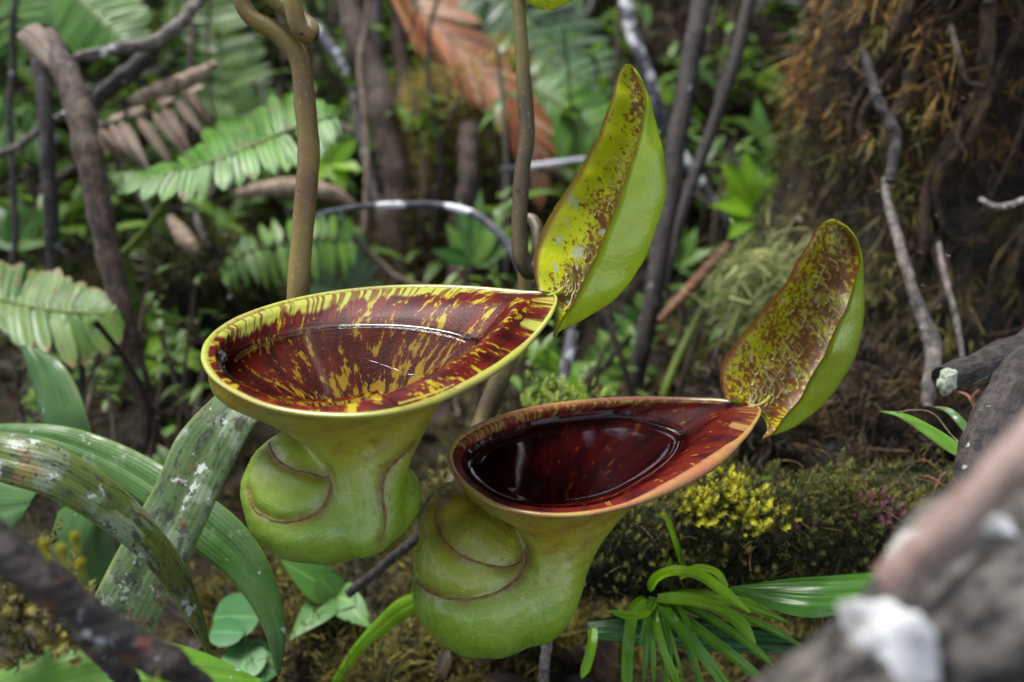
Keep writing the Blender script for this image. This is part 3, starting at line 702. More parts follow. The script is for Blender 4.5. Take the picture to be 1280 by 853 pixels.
def band_leaf(name, A, B, mat, parent=None, camber=.08, nu=60, nv=13, keel=.05, ripple=.0006, thick=.0005, seed=1):
    """a strap leaf between its two edges A and B (points across, down, distance)"""
    a, b = cr(P(A), nu), cr(P(B), nu); t = np.linspace(-1, 1, nv)[None, :, None]
    mid = (a + b)[:, None] / 2 + (b - a)[:, None] / 2 * t
    w = np.linalg.norm(b - a, axis=1)[:, None, None]; tg = nz(np.gradient((a + b) / 2, axis=0)); nn = nz(np.cross(tg, b - a))
    nn = np.where((nn @ (CAM - mid.mean((0, 1))))[:, None] < 0, -nn, nn)[:, None]
    g = mid + nn * w * (camber * (1 - t**2) - keel * np.exp(-(t / .12) ** 2)) 
    g = g + nn * (ripple * wobble(g, 130, seed, 2))[..., None]
    th = thick * np.sqrt(np.clip(1 - np.abs(t) ** 4, .02, 1))
    sec = np.concatenate([g + nn * th, (g - nn * th)[:, ::-1]], 1); tt = t[0, :, 0]
    at = np.stack([np.repeat(np.linspace(0, 1, nu)[:, None], 2*nv, 1), np.repeat(np.concatenate([tt, tt[::-1]])[None], nu, 0), np.full((nu, 2*nv), .3 + .1 * seed % .7)], -1)
    m = MB(); m.grid(sec, at, cv=True); return m.build(name, mat, parent)

# ------------------------------------------------------------------ strap leaves at lower left
def D(pts, *ds):
    pts = np.array(pts, float); d = np.interp(np.linspace(0, 1, len(pts)), np.linspace(0, 1, len(ds)), ds); return np.column_stack([pts, d])
def solo(o, label, cat, group=None): return tag(o, label, cat, group)
plant = thing('strap_leaf_plant', 'clump of long arching strap leaves spotted with lichen beside the left pitcher', 'plant', (P(60, 840, .34)[0], P(60, 840, .34)[1], gz(-.2, .3)))
band_leaf('leaf', D([(-30,536),(0,543),(60,553),(120,585),(165,620),(200,660),(230,705),(250,760),(266,822)], .262, .268, .285, .30, .315), D([(-30,592),(0,603),(60,622),(120,656),(170,694),(205,735),(232,776),(250,805),(261,822)], .255, .262, .278, .298, .315), STRAP_DIRTY, plant, .10, seed=2)
band_leaf('leaf', D([(284,480),(269,494),(223,545),(193,608),(152,679),(119,745),(100,790)], .345, .34, .335, .34, .35), D([(330,520),(317,534),(284,598),(244,684),(213,745),(190,788),(176,815)], .335, .33, .327, .335, .345), STRAP_GREY, plant, .04, seed=3)
band_leaf('leaf', D([(-30,532),(20,530),(80,533),(140,551),(200,580),(262,620),(310,662),(338,708),(354,760),(357,800),(349,845)], .39, .385, .37, .36, .355), D([(-30,548),(20,556),(80,575),(140,605),(190,640),(240,685),(285,722),(315,760),(334,800),(340,825),(345,845)], .385, .378, .362, .352, .352), STRAP_CLEAN, plant, .08, seed=4)
band_leaf('leaf', D([(24,432),(32,455),(42,490),(52,530),(66,585),(78,650),(105,740)], .46, .45, .44, .44, .45), D([(56,440),(75,452),(95,482),(108,522),(122,580),(138,645),(146,720)], .455, .445, .435, .435, .445), STRAP_DARK, plant, .10, seed=5)
band_leaf('leaf', D([(-40,600),(-10,600),(20,606),(48,612)], .43, .42, .41), D([(-40,690),(-10,680),(10,668),(30,650)], .42, .41, .41), STRAP_DARK, plant, .05, seed=6)
band_leaf('leaf', D([(150,600),(120,660),(95,710),(80,760)], .43, .42, .42), D([(72,640),(62,680),(60,720),(62,760)], .43, .42, .42), STRAP_DARK, plant, .05, seed=8)
band_leaf('leaf', D([(-60,875),(0,838),(60,808),(120,793),(190,797),(250,814),(295,835),(325,852)], .235, .245, .255, .27), D([(-40,960),(30,930),(90,905),(150,890),(210,880),(255,870),(295,862),(322,858)], .225, .235, .245, .262), STRAP_BRIGHT, plant, .12, seed=7)

# ------------------------------------------------------------------ mossy trunk on the right
def woody(name, pts, rad, mat, label, cat, rough=.12, sides=12, n=70, parent=None, group=None, seed=None, wob=.0):
    p = cr(P(pts), n); r = cr(np.array([(x * 1e-3, i * .05, 0) for i, x in enumerate(rad)], float), n)[:, 0] if len(rad) > 1 else np.full(n, rad[0] * 1e-3)
    seed = seed if seed is not None else int(abs(pts[0][0]) + abs(pts[0][1])) % 97
    if wob: p = p + np.stack([wobble(p, 25, seed + k) for k in range(3)], -1) * wob
    m = MB(); m.tube(p, np.maximum(r, 2e-4), sides, rnd=(seed % 10) / 10, rough=rough, seed=seed)
    o = m.build(name, mat, parent)
    if label: tag(o, label, cat, group)
    return o, m, p

tb = np.array((.385, .66)); TZ = np.linspace(-.02, 1.5, 60)
tc = np.stack([tb[0] + .015 * np.sin(TZ * 5) + .05 * (TZ - .3).clip(0), tb[1] + .02 * np.sin(TZ * 4 + 1), TZ + gz(*tb) - .1], -1)
tr_ = .150 + .06 * np.exp(-TZ / .07) + .012 * np.sin(TZ * 9 + .6) + .006 * np.sin(TZ * 21)
tree = thing('mossy_tree', 'thick tree trunk wrapped in rusty and black hanging moss at the right', 'tree', tc[0])
TM = MB(); TM.tube(tc, tr_, 96, rough=.17, seed=4, cap=True)
TM.build('trunk', bark_mat('trunk_bark', (.008, .006, .005), (.035, .022, .014), moss=(.06, .04, .015), ma=.5, scale=30, str_=1.5), tree)
pos, nr = TM.sample(85000, 5)
ctr = np.stack([np.interp(pos[:, 2], tc[:, 2], tc[:, k]) for k in range(2)], -1)
rad2 = nz(pos[:, :2] - ctr); az = np.arctan2(rad2[:, 0], -rad2[:, 1])          # 0 faces the viewer, negative to the left
keep = (az < 1.5) & (pos[:, 2] < .85); pos, nr, az = pos[keep], nr[keep], az[keep]
clump = wobble(pos, 30, 31) * .5 + .5; clump2 = wobble(pos, 90, 33) * .5 + .5
low = (pos[:, 2] + .10 * wobble(pos, 16, 43) < .27) & (az < .25)
left = (az + .18 * wobble(pos, 14, 41) < -.42) & ~low
nr = np.concatenate([rad2[keep], 0 * az[:, None]], 1)
for nm, sel, mt, ln in (('rust_moss', left, MOSS_RUST, .016), ('olive_moss', low, MOSS_OLIVE, .013), ('black_moss', ~left & ~low, MOSS_BLACK, .017)):
    m = MB(); q = pos[sel]; w = clump[sel] * clump2[sel]; k = len(q)
    m.strands(q + nr[sel] * (.026 * w)[:, None], nr[sel] * .9 + rng.normal(size=(k, 3)) * .75 + np.array((0, 0, -.15)), ln * (.35 + 1.1 * w) * (.6 + .9 * rng.random(k)), .0009 + .0016 * rng.random(k), np.array((0, 0, -.55)) + rng.normal(size=(k, 3)) * .35, 4, np.clip(.25 + .7 * w + .25 * rng.normal(size=k) * .5, 0, 1))
    tag(m.build(nm, mt, tree), kind='stuff')
# coarse tufts standing out from the trunk's silhouette and root threads hanging on it
def trunk_point(az_, z, out=0.0):
    k = np.array([np.interp(z, tc[:, 2], tc[:, j]) for j in range(2)]); r = np.interp(z, tc[:, 2], tr_) + out
    return np.array((k[0] + math.sin(az_) * r, k[1] - math.cos(az_) * r, z))
m = MB()
for i in range(46):
    a0, z0 = rng.uniform(-1.35, .8), rng.uniform(.15, .8); q = []; rr0 = rng.uniform(.0018, .0055)
    for k in range(9): q.append(trunk_point(a0 + .05 * math.sin(k * 1.3 + i) + .03 * rng.normal(), z0 - .035 * k, .004 + .016 * rng.random()))
    m.tube(cr(np.array(q), 50), rr0 * np.linspace(1.2, .5, 50), 8, rnd=rng.random(), rough=.25, seed=i)
m.build('aerial_roots', bark_mat('mossy_root', (.010, .007, .005), (.085, .05, .028), moss=(.09, .06, .015), ma=.35, scale=70), tree)['kind'] = 'stuff'
m = MB()
for i in range(380):
    a0, z0 = rng.uniform(-1.25, .9), rng.uniform(.02, .75); q = [trunk_point(a0, z0, .010)]
    for k in range(5): q.append(trunk_point(a0 + rng.normal() * .035 * (k+1), z0 - .011 * (k+1) * rng.uniform(.4, 1.4), .012 + .010 * rng.random()))
    m.tube(cr(np.array(q), 16), rng.uniform(.0003, .0010), 5, rnd=rng.random(), rough=.2)
m.build('root_threads', bark_mat('root_thread', (.018, .010, .006), (.11, .055, .024), scale=60), tree)['kind'] = 'stuff'
woody('hanging_root', [(1104,225,.52),(1112,262,.50),(1128,310,.48),(1140,350,.47),(1156,400,.465),(1166,435,.46),(1163,470,.455),(1160,505,.452)], [2.2,2.6,3.0,3.2,3.4,4.6,4.4,3.0], GREYBARK, 'pale grey root hanging down the mossy trunk beside the spotted lid', 'root', .25, wob=.003)
woody('hanging_root', [(1178,300,.50),(1184,350,.48),(1192,400,.47),(1200,450,.46)], [1.6,1.8,1.8,1.3], GREYBARK, 'thin grey rootlet on the dark right part of the mossy trunk', 'root', .2, wob=.004)
woody('hanging_root', [(1195,30,.51),(1205,75,.50),(1215,105,.50),(1235,112,.50)], [1.8,1.8,1.6,1.2], BROWNBARK, 'thin crooked root in the dark hollow near the top right corner', 'root', .2, wob=.004)
woody('hanging_root', [(1225,252,.49),(1250,260,.475),(1290,250,.47)], [1.6,2.0,2.0], GREYBARK, 'small pale sideways root at the right edge of the mossy trunk', 'root', .2, wob=.003)
woody('hanging_root', [(1085,60,.53),(1100,120,.515),(1120,170,.51),(1112,235,.505)], [2.4,3.4,3.8,3.2], DARKBARK, 'dark bluish root above the pale grey root on the trunk', 'root', .25, wob=.005)

# ------------------------------------------------------------------ mossy log behind the right pitcher
log = thing('mossy_log', 'moss-covered log lying behind the lower pitcher under the spotted lid', 'log', P(900, 735, .41))
lp = cr(P([(560,640,.47),(660,668,.43),(760,668,.405),(880,664,.40),(1000,668,.40),(1120,662,.41),(1240,640,.44),(1380,600,.50)]), 90)
lr = np.interp(np.linspace(0, 1, 90), [0, .2, .5, .8, 1], [.020, .027, .0265, .0245, .03])
LM = MB(); LM.tube(lp, lr, 40, rough=.16, seed=6); LM.build('log_wood', bark_mat('log_bark', (.007, .006, .005), (.03, .024, .014), moss=(.035, .04, .012), ma=.6, scale=50, str_=1.5), log)
pos, nr = LM.sample(60000, 8)
j = np.argmin(((pos[:, None, ::1] - lp[None, ::3]) ** 2).sum(-1), 1); nr = nz(pos - lp[::3][j])
keep = nr[:, 1] < .55; pos, nr = pos[keep], nr[keep]; k = len(pos)
w = (wobble(pos, 120, 51) * .5 + .5) * (wobble(pos, 42, 52) * .5 + .5)
m = MB(); m.strands(pos + nr * (.010 * w)[:, None], nr + rng.normal(size=(k, 3)) * .8, .0050 * (.4 + 1.5 * w) * (.6 + .8 * rng.random(k)), .0005 + .0006 * rng.random(k), rng.normal(size=(k, 3)) * .4 + np.array((0, 0, -.2)), 3, np.clip(.30 + .35 * nr[:, 2] + .35 * w + .15 * rng.normal(size=k), 0, 1))
tag(m.build('dark_moss', MOSS_DARK, log), kind='stuff')
m = MB(); sel = rng.choice(k, 420, replace=False)
for i in sel:
    q = pos[i] + nr[i] * .006; d = nz(nr[i] * .4 + rng.normal(size=3)); e = rng.normal(size=3) * .5
    t = np.linspace(0, 1, 6)[:, None]; m.tube(q + (d * t + e * t**2 + np.array((0, 0, -.4)) * t**2) * rng.uniform(.006, .018), .00035, 4, rnd=rng.random())
m.build('moss_threads', bark_mat('moss_thread', (.06, .035, .012), (.22, .14, .04), scale=90), log)['kind'] = 'stuff'
def moss_cushion(name, centers, mat, label, n=60, L=.0045, spread=.008, seed=0, group=None, cat='moss', up=1.0, wd=.0010, parent=None):
    """a clump of leafy sprigs: each sprig a short shoot set with tiny leaves"""
    gr = np.random.default_rng(seed); m = MB()
    for c in centers:
        c = np.asarray(c)
        for i in range(n):
            o = gr.normal(size=3) * spread * np.array((1, 1, .45)); d = nz(np.array((0, -.25, up)) + gr.normal(size=3) * .45 + o / spread * .3)
            b = c + o; h = L * gr.uniform(.6, 1.4); r0 = gr.random()
            kk = 16; t = np.repeat(np.linspace(.1, 1, kk)[:, None], 1, 1)
            pp = b + d * t * h * 1.6; a_ = np.arange(kk) * 2.4; s1 = nz(np.cross(d, (.3, .5, .8))); s2 = np.cross(d, s1)
            dd = nz(d * .55 + np.cos(a_)[:, None] * s1 + np.sin(a_)[:, None] * s2)
            m.leaves(pp, dd, np.broadcast_to(d, (kk, 3)), h * (.75 - .4 * t[:, 0]), wd * h / .0045, -.4, 3, np.clip(r0 * .5 + .5 * t[:, 0], 0, 1), .2, 'lance')
    o = m.build(name, mat, parent)
    if label: tag(o, label, cat, group)
    return o
pos, nr = LM.sample(2600, 44); j = np.argmin(((pos[:, None] - lp[None, ::3]) ** 2).sum(-1), 1); nr = nz(pos - lp[::3][j]); w = wobble(pos, 55, 45)
s_ = (nr[:, 1] < .5) & (nr[:, 2] > -.35) & (w > -.05); o = moss_cushion('moss_sprigs', list(pos[s_] + nr[s_] * .006), moss_mat('log_sprig', [(.25, (.018, .024, .006)), (.5, (.065, .075, .014)), (.75, (.17, .15, .028))], patch=45), None, 2, .0036, .004, 46, parent=log); o['kind'] = 'stuff'
topz = lambda px, py, d: P(px, py, d)
moss_cushion('yellow_moss', [topz(862, 630, .378), topz(880, 618, .380), topz(900, 612, .383), topz(915, 606, .386), topz(890, 635, .374), topz(868, 645, .374), topz(905, 625, .377)], MOSS_YEL, 'larger bright yellow moss cushion on the log touching the lower pitcher', 20, .0036, .0046, 1, 'yellow moss cushions on the log')
moss_cushion('yellow_moss', [topz(935, 638, .372), topz(952, 628, .374), topz(962, 640, .372), topz(945, 648, .370), topz(930, 658, .369)], MOSS_YEL, 'smaller yellow moss cushion on the log right of the larger one', 20, .0036, .0040, 2, 'yellow moss cushions on the log')
moss_cushion('green_moss', [topz(x, y, .386) for x, y in ((1040, 635), (1068, 628), (1095, 626), (1125, 628), (1150, 632), (1010, 640), (1165, 645))], moss_mat('olive_moss', [(.2, (.04, .045, .01)), (.5, (.12, .12, .02)), (.8, (.20, .17, .03))]), 'olive moss tufts along the top of the log at its right end', 20, .0038, .006, 3)
moss_cushion('purple_liverwort', [topz(x, y, .378) for x, y in ((1085, 638), (1096, 645), (1105, 640), (1000, 652), (985, 660))], moss_mat('purple_moss', [(.2, (.03, .01, .015)), (.5, (.10, .03, .045)), (.8, (.20, .08, .09))]), 'dark purple liverwort shoots on top of the mossy log', 14, .0038, .004, 4, cat='liverwort')
moss_cushion('green_moss', [topz(x, y, d) for x, y, d in ((700, 505, .40), (690, 500, .41), (715, 500, .40), (672, 510, .42), (735, 498, .41))], moss_mat('fresh_moss', [(.2, (.06, .09, .015)), (.5, (.16, .22, .03)), (.8, (.28, .34, .06))]), 'fresh green moss tuft showing above the rim of the lower pitcher', 16, .005, .005, 5)
for k_, (x, y, dx, dy) in enumerate(((1112, 600, 62, 55), (1150, 595, 40, 22), (1062, 640, 30, -28), (1185, 590, -22, 40))):
    woody('moss_stalk', [(x, y, .40), (x + dx * .4, y + dy * .15, .395), (x + dx, y + dy, .39)], [.7, .6, .5], REDWOOD, ['red-brown moss stalk arching over the log', 'short jointed moss stalk right of the arching one', 'thin looped moss stalk near the purple liverwort', 'short dark stalk by the foreground branch'][k_], 'moss stalk', .1, 6, 16)

# ------------------------------------------------------------------ grass tuft and broad leaf on the log
tuft = thing('grass_tuft', 'tuft of narrow wet green blades growing from the side of the mossy log', 'grass tuft', P(818, 745, .372))
BL = [
 ([(812,735,.368),(822,722,.360),(845,714,.350),(875,720,.342),(905,740,.336),(938,766,.334)], 13, 1.0),
 ([(850,722,.362),(872,710,.355),(895,716,.350),(910,733,.348)], 9, .85),
 ([(858,722,.368),(848,690,.362),(838,660,.358),(832,648,.356),(818,643,.354)], 7, .45),
 ([(812,738,.368),(822,722,.364),(836,712,.362),(838,697,.360)], 9, .45),
 ([(822,748,.366),(870,752,.352),(905,765,.344),(930,785,.340),(944,805,.339)], 15, .6),
 ([(830,745,.368),(880,748,.352),(930,757,.342),(985,778,.340)], 11, .5),
 ([(818,752,.366),(805,768,.352),(785,770,.346),(760,764,.344)], 10, .5),
 ([(806,748,.370),(792,765,.358),(786,800,.352),(784,835,.352),(785,880,.352)], 14, .15),
 ([(814,752,.368),(820,780,.354),(830,815,.350),(845,850,.350),(855,885,.352)], 10, .35),
 ([(822,752,.368),(845,780,.350),(875,815,.344),(905,855,.344),(925,885,.346)], 14, .12),
 ([(826,750,.370),(870,785,.352),(915,820,.346),(965,860,.346)], 13, .2),
 ([(832,748,.370),(890,775,.354),(935,805,.348),(970,835,.346)], 10, .25),
 ([(836,745,.372),(900,762,.356),(960,785,.350),(1010,812,.350)], 9, .2),
 ([(742,785,.372),(740,805,.366),(734,830,.363),(727,848,.362)], 12, .4),
 ([(826,756,.372),(850,790,.360),(868,830,.356),(880,875,.356)], 9, .1),
 ([(840,740,.374),(905,745,.362),(960,758,.356),(1000,765,.354)], 8, .3)]
gb = np.random.default_rng(88)
for k in range(9):
    x1, y1 = gb.uniform(770, 1000), gb.uniform(800, 880); x0 = 822 + gb.normal() * 8
    BL.append(([(x0, 748, .370), (x0 + (x1 - x0) * .4, 752 + (y1 - 752) * .3 - 8, .356), (x0 + (x1 - x0) * .75, 752 + (y1 - 752) * .65, .352), (x1, y1, .352)], gb.uniform(4, 8), gb.uniform(.0, .3)))
for i, (pts, wd, tone) in enumerate(BL):
    p = cr(P(pts), 26); t = np.linspace(0, 1, 26); tg = nz(np.gradient(p, axis=0)); view = nz(CAM - p)
    side = nz(np.cross(tg, view + np.array((0, 0, .5)))); hw = wd / FPX * .36 * .5 * np.clip(np.minimum(t * 5 + .45, (1 - t) * 5), .06, 1) ** .6
    nn = nz(np.cross(side, tg)); nn = np.where((nn * view).sum(1, keepdims=True) < 0, -nn, nn)
    cols = np.stack([p + side * (hw * s_)[:, None] + nn * (hw * (.35 * s_**2))[:, None] for s_ in (-1, -.5, 0, .5, 1)], 1)
    a = np.stack([np.repeat(t[:, None], 5, 1), np.repeat(np.array((-1, -.5, 0, .5, 1))[None], 26, 0), np.full((26, 5), tone)], -1)
    m = MB(); m.grid(cols, a); m.build('blade', GRASSM, tuft)
o = band_leaf('broad_leaf', D([(912,734),(945,729),(1000,722),(1050,718),(1100,716),(1150,720)], .352, .348, .340, .335), D([(912,737),(935,748),(965,763),(1005,772),(1060,768),(1130,745)], .350, .338, .328, .330), BROADM, None, .16, seed=3, keel=.10)
solo(o, 'glossy broad green leaf beside the grass tuft, its end under the foreground branch', 'leaf')
o = band_leaf('broad_leaf', D([(735,775),(800,768),(870,772),(940,782),(1010,800)], .392, .385, .38), D([(735,800),(800,806),(870,812),(940,818),(1000,815)], .385, .377, .372), leaf_mat('dark_glossy_leaf', (.020, .065, .020), (.03, .085, .026), .14, .1, 12.0, rib=False), None, .12, seed=4)  # second broad leaf, of a darker green
solo(o, 'dark glossy leaf hanging behind the grass tuft', 'leaf')

# ------------------------------------------------------------------ foreground branches
fb, FM, fp = woody('fallen_branch', [(1440,600,.165),(1340,665,.152),(1250,735,.143),(1170,800,.136),(1095,860,.131),(1000,940,.128)], [18,18,17,15,13.5,11.5], LICHENBR, None, None, .34, 48, 130, seed=12)
tag(fb, 'thick blurred branch with white lichen in the lower right foreground', 'branch')
# white lichen crusts and moss lumps grown on the branch
def crust(center, r, mat, name, parent, seed, flat=.35, n=26):
    gr = np.random.default_rng(seed); c = np.asarray(center); ax = nz(CAM - c); s1 = nz(np.cross(ax, (0, 0, 1))); s2 = np.cross(s1, ax)
    m = MB(); nu, nv = 14, n; ph = np.linspace(0, np.pi / 2 * 1.15, nu)[:, None]; th = np.linspace(0, 2*np.pi, nv, endpoint=False)[None]
    rr = 1 + .15 * np.sin(th * 2 + gr.random() * 6) + .09 * np.sin(th * 5 + gr.random() * 6) + .05 * np.sin(th * 9 + gr.random() * 6)
    g = c + (np.sin(ph) * np.cos(th) * rr)[..., None] * s1 * r[0] + (np.sin(ph) * np.sin(th) * rr)[..., None] * s2 * r[1] + (np.cos(ph) * np.ones_like(th))[..., None] * ax * r[2]
    g = g + (wobble(g, 500, seed) * r[2] * .15)[..., None] * ax
    m.grid(g, np.full((nu, nv, 3), gr.random()), False, True); return m.build(name, mat, parent)
WHITEL = bark_mat('white_lichen', (.16, .16, .16), (.46, .46, .47), scale=42, rough=.9, spec=.2)
def on_branch(px, py, lift=.0):
    d = nz(P(px, py, 1.0) - CAM); vv, q, t, a = FM.arrays()
    if not hasattr(on_branch, 'b'): on_branch.b = BVHTree.FromPolygons([Vector(c) for c in vv], [tuple(map(int, f)) for f in q])
    h = on_branch.b.ray_cast(Vector(CAM), Vector(d)); return np.array(h[0]) - d * lift if h[0] is not None else P(px, py, .135)
for i, (x, y, rx, ry) in enumerate(((1104,782,.0085,.0060),(1122,806,.0066,.0080),(1140,838,.0052,.0055),(1085,800,.0035,.0030),(1240,655,.0055,.0026))):
    crust(on_branch(x, y, .0008), (rx * .72, ry * .72, .0010), WHITEL, 'lichen', fb, 60 + i)
m = MB(); pos, nr = FM.sample(9000, 15); w = wobble(pos, 80, 14); s_ = w > .12; pos, nr = pos[s_], nr[s_]; k = len(pos)
m.strands(pos, nr + rng.normal(size=(k, 3)) * .6, .004 * (.5 + rng.random(k)), .0010, None, 3, rng.random(k)); tag(m.build('moss', MOSS_DARK, fb), kind='stuff')
woody('bare_twig', [(1420,440,.106),(1290,553,.111),(1215,630,.115),(1160,680,.118),(1108,728,.121)], [3.0,3.1,3.0,3.0,2.9], PINKSTICK, 'blurred pinkish bare twig slanting across the lower right foreground', 'twig', .08, 20, wob=.0006)
woody('dark_branch', [(1290,455,.31),(1262,500,.30),(1240,545,.29),(1222,600,.285),(1175,680,.28)], [8,8.5,8,8,8], DARKBARK, 'dark upright branch behind the blurred pink twig', 'branch', .2, 18, wob=.002)
br, _, _ = woody('broken_branch', [(1330,405,.40),(1280,434,.385),(1230,455,.372),(1180,477,.362)], [7.5,7.6,7.2,6.4], DARKBARK, 'dark broken branch pointing left with a pale lichen tip, before the trunk', 'branch', .16, 24, wob=.001)
crust(P(1184, 477, .354), (.0045, .0055, .003), bark_mat('tip_lichen', (.16, .19, .14), (.38, .42, .34), scale=260), 'lichen', br, 77)
woody('right_bough', [(1300,770,.24),(1240,790,.235),(1190,830,.235),(1150,880,.24)], [9,9,9,9], BROWNBARK, 'blurred brown bough below the lichen branch in the right corner', 'branch', .2, 18)
lb, LBM, _ = woody('wet_branch', [(-60,640,.185),(0,690,.187),(60,735,.190),(110,772,.193),(160,805,.196),(215,840,.20),(270,878,.206)], [4.8,4.6,4.5,4.2,3.8,3.5,3.2], WETBRANCH, None, None, .36, 24, 110, seed=9, wob=.0012)
tag(lb, 'wet reddish black branch crossing the lower left corner', 'branch')
woody('side_twig', [(70,752,.216),(110,790,.218),(150,830,.222),(185,880,.228)], [2.6,3.0,2.8,2.6], WETBRANCH, 'thinner dark twig forking below the wet branch at lower left', 'twig', .22, 16, wob=.001)
pos, nr = LBM.sample(2600, 3); s_ = (wobble(pos, 90, 71) > .15); pos, nr = pos[s_], nr[s_]; k = len(pos)
m = MB(); m.strands(pos, nr + rng.normal(size=(k, 3)) * .5, .0035, .0008, None, 3, rng.random(k)); tag(m.build('moss', MOSS_GND, lb), kind='stuff')
for i, (x, y) in enumerate(((54, 683), (75, 690), (99, 708), (92, 675))):
    q = P(x, y, .187); m = MB(); m.tube(np.array([q + (.0005, 0, -.004), q, q + (.0006, 0, .0012), q + (.0016, -.0003, .0022)]), [.0005, .0009, .0012, .0005], 8); m.build('moss_bud', MOSS_YEL, lb)
moss_cushion('mossy_mound', [P(x, y, .235) for x, y in ((10, 760), (40, 775), (70, 790), (0, 790), (30, 805), (90, 790), (10, 720), (40, 740))], MOSS_GND, 'mossy dark mound hanging below the wet branch at the left edge', 18, .0042, .006, 9)

# ------------------------------------------------------------------ middle distance: stems, sticks and fronds
def frond(name, label, rach, ta, tb, na, nb, mat, wa=1.25, wb=1.25, stem=None, cat='fern frond', stemr=1.6, curve=.25, group=None, shape='strap', face=(0, 0, .6), seed=0, stem_mat=None, nseg=6):
    gr = np.random.default_rng(seed)
    r = cr(P(rach), 60); root = thing(name, label, cat, r[np.argmin(r[:, 2])], group)
    tt = np.linspace(0, 1, 60); m = MB()
    for tips, n, wf in ((ta, na, wa), (tb, nb, wb)):
        if not tips: continue
        e = cr(P(tips), 60); u = np.linspace(.02, .99, n) + gr.normal(size=n) * .15 / n
        p0 = np.stack([np.interp(u, tt, r[:, k]) for k in range(3)], -1); p1 = np.stack([np.interp(u, tt, e[:, k]) for k in range(3)], -1)
        p1 = p1 + gr.normal(size=(n, 3)) * np.linalg.norm(p1 - p0, axis=1, keepdims=True) * .05
        L = np.linalg.norm(p1 - p0, axis=1); sp = np.linalg.norm(np.diff(r, axis=0), axis=1).sum() / n
        tr0 = np.stack([np.interp(u, tt, np.gradient(r, axis=0)[:, k]) for k in range(3)], -1)
        dv = nz(p1 - p0); nr = np.cross(dv, nz(tr0)); vw = nz(CAM - p0) + np.array(face); nr = np.where((nr * vw).sum(1, keepdims=True) < 0, -nr, nr)
        nr = nz(nz(nr) + .35 * nz(vw) + gr.normal(size=nr.shape) * .12)
        m.leaves(p0, dv, nr, L * 1.04, np.minimum(sp * wf, L * .5), curve * (.6 + .8 * gr.random(n)), nseg, gr.random(n), .12, shape)
    m.build('leaflets', mat, root)
    m = MB(); m.tube(r, np.linspace(stemr, stemr * .4, 60) * 1e-3, 6); m.build('midrib', stem_mat or GREENSTEM, root)
    for s_ in (stem or []):
        m = MB(); m.tube(cr(P(s_), 40), np.linspace(stemr * 1.3, stemr * 1.5, 40) * 1e-3, 8); m.build('stalk', stem_mat or GREENSTEM, root)
    return root

frond('palm_frond', 'bright green pleated palm frond just left of the brown tendril', [(415,145,.64),(385,155,.63),(340,172,.61),(285,195,.59),(240,210,.585),(190,221,.58),(150,227,.575)],
      [(420,138,.66),(385,112,.66),(330,118,.65),(262,150,.63),(222,178,.62),(165,212,.59),(128,214,.575)], [(422,165,.63),(400,190,.60),(352,205,.58),(300,222,.565),(235,243,.56),(165,240,.56),(124,236,.57)], 30, 17, PALM, 2.2, 1.25,
      [[(230,215,.59),(212,245,.60),(180,290,.62),(140,338,.66),(135,370,.68)], [(158,318,.64),(168,370,.66),(178,440,.69)]], 'palm', 2.2, .30, seed=1)
frond('palm_frond', 'green palm frond with brown-tipped leaflets at the left edge', [(-40,360,.58),(0,374,.565),(40,384,.555),(80,390,.55),(120,392,.548),(145,394,.548)],
      [(-50,318,.60),(-10,322,.59),(35,326,.58),(85,342,.57),(122,358,.56),(150,388,.548)], [(-20,395,.55),(15,418,.535),(45,440,.53),(90,448,.53),(128,440,.535),(156,412,.545)], 22, 13, FERNTIP, 2.1, 1.2,
      [[(45,384,.556),(30,412,.57),(0,420,.58),(-30,400,.60)]], 'palm', 1.8, .28, seed=2)
frond('fern_frond', 'small fern frond half hidden behind the brown tendril', [(440,300,.78),(400,300,.76),(350,305,.74),(310,315,.73),(280,345,.72)],
      [(450,270,.80),(410,262,.79),(355,265,.77),(310,285,.75),(272,335,.73)], [(450,335,.76),(410,345,.74),(360,352,.72),(320,355,.71),(278,360,.71)], 14, 14, FERN, 1.1, 1.1, [[(360,305,.745),(380,360,.76),(395,420,.78)]], 'fern', 1.4, .35, seed=3, shape='lance')
frond('fern_frond', 'fan of pale leaflets in front of the dark mound right of the tendril', [(450,390,.85),(430,360,.84),(415,320,.83),(412,285,.83)], [(480,360,.85),(470,330,.84),(455,295,.83),(425,265,.83)], [(400,400,.83),(385,370,.82),(375,335,.82),(395,280,.82)], 9, 9, PALMBLUE, 1.5, 1.5, None, 'fern', 1.3, .3, seed=4, shape='lance')
frond('palm_frond', 'large pale bluish palm frond behind the dark tendril at the top', [(560,-60,1.25),(620,-10,1.2),(680,50,1.15),(725,110,1.1),(760,165,1.06)],
      [(620,-120,1.3),(690,-60,1.28),(750,20,1.22),(775,90,1.15),(782,160,1.08)], [(520,-20,1.2),(570,45,1.15),(630,105,1.1),(690,160,1.06),(745,200,1.04)], 34, 30, PALMBLUE, .95, .95, None, 'palm', 3, .18, seed=5)
frond('palm_frond', 'drooping green palm frond between the dark tendril and the upright lid', [(665,110,1.0),(690,125,.98),(725,150,.96),(752,185,.95),(770,230,.95)],
      [(690,80,1.0),(730,98,.99),(770,125,.97),(795,165,.96),(800,225,.95)], [(660,150,.98),(680,185,.96),(705,215,.95),(735,240,.95),(765,260,.95)], 18, 16, PALM, 1.1, 1.1, [[(668,112,1.0),(650,180,1.02),(655,260,1.05)]], 'palm', 2, .3, seed=6)
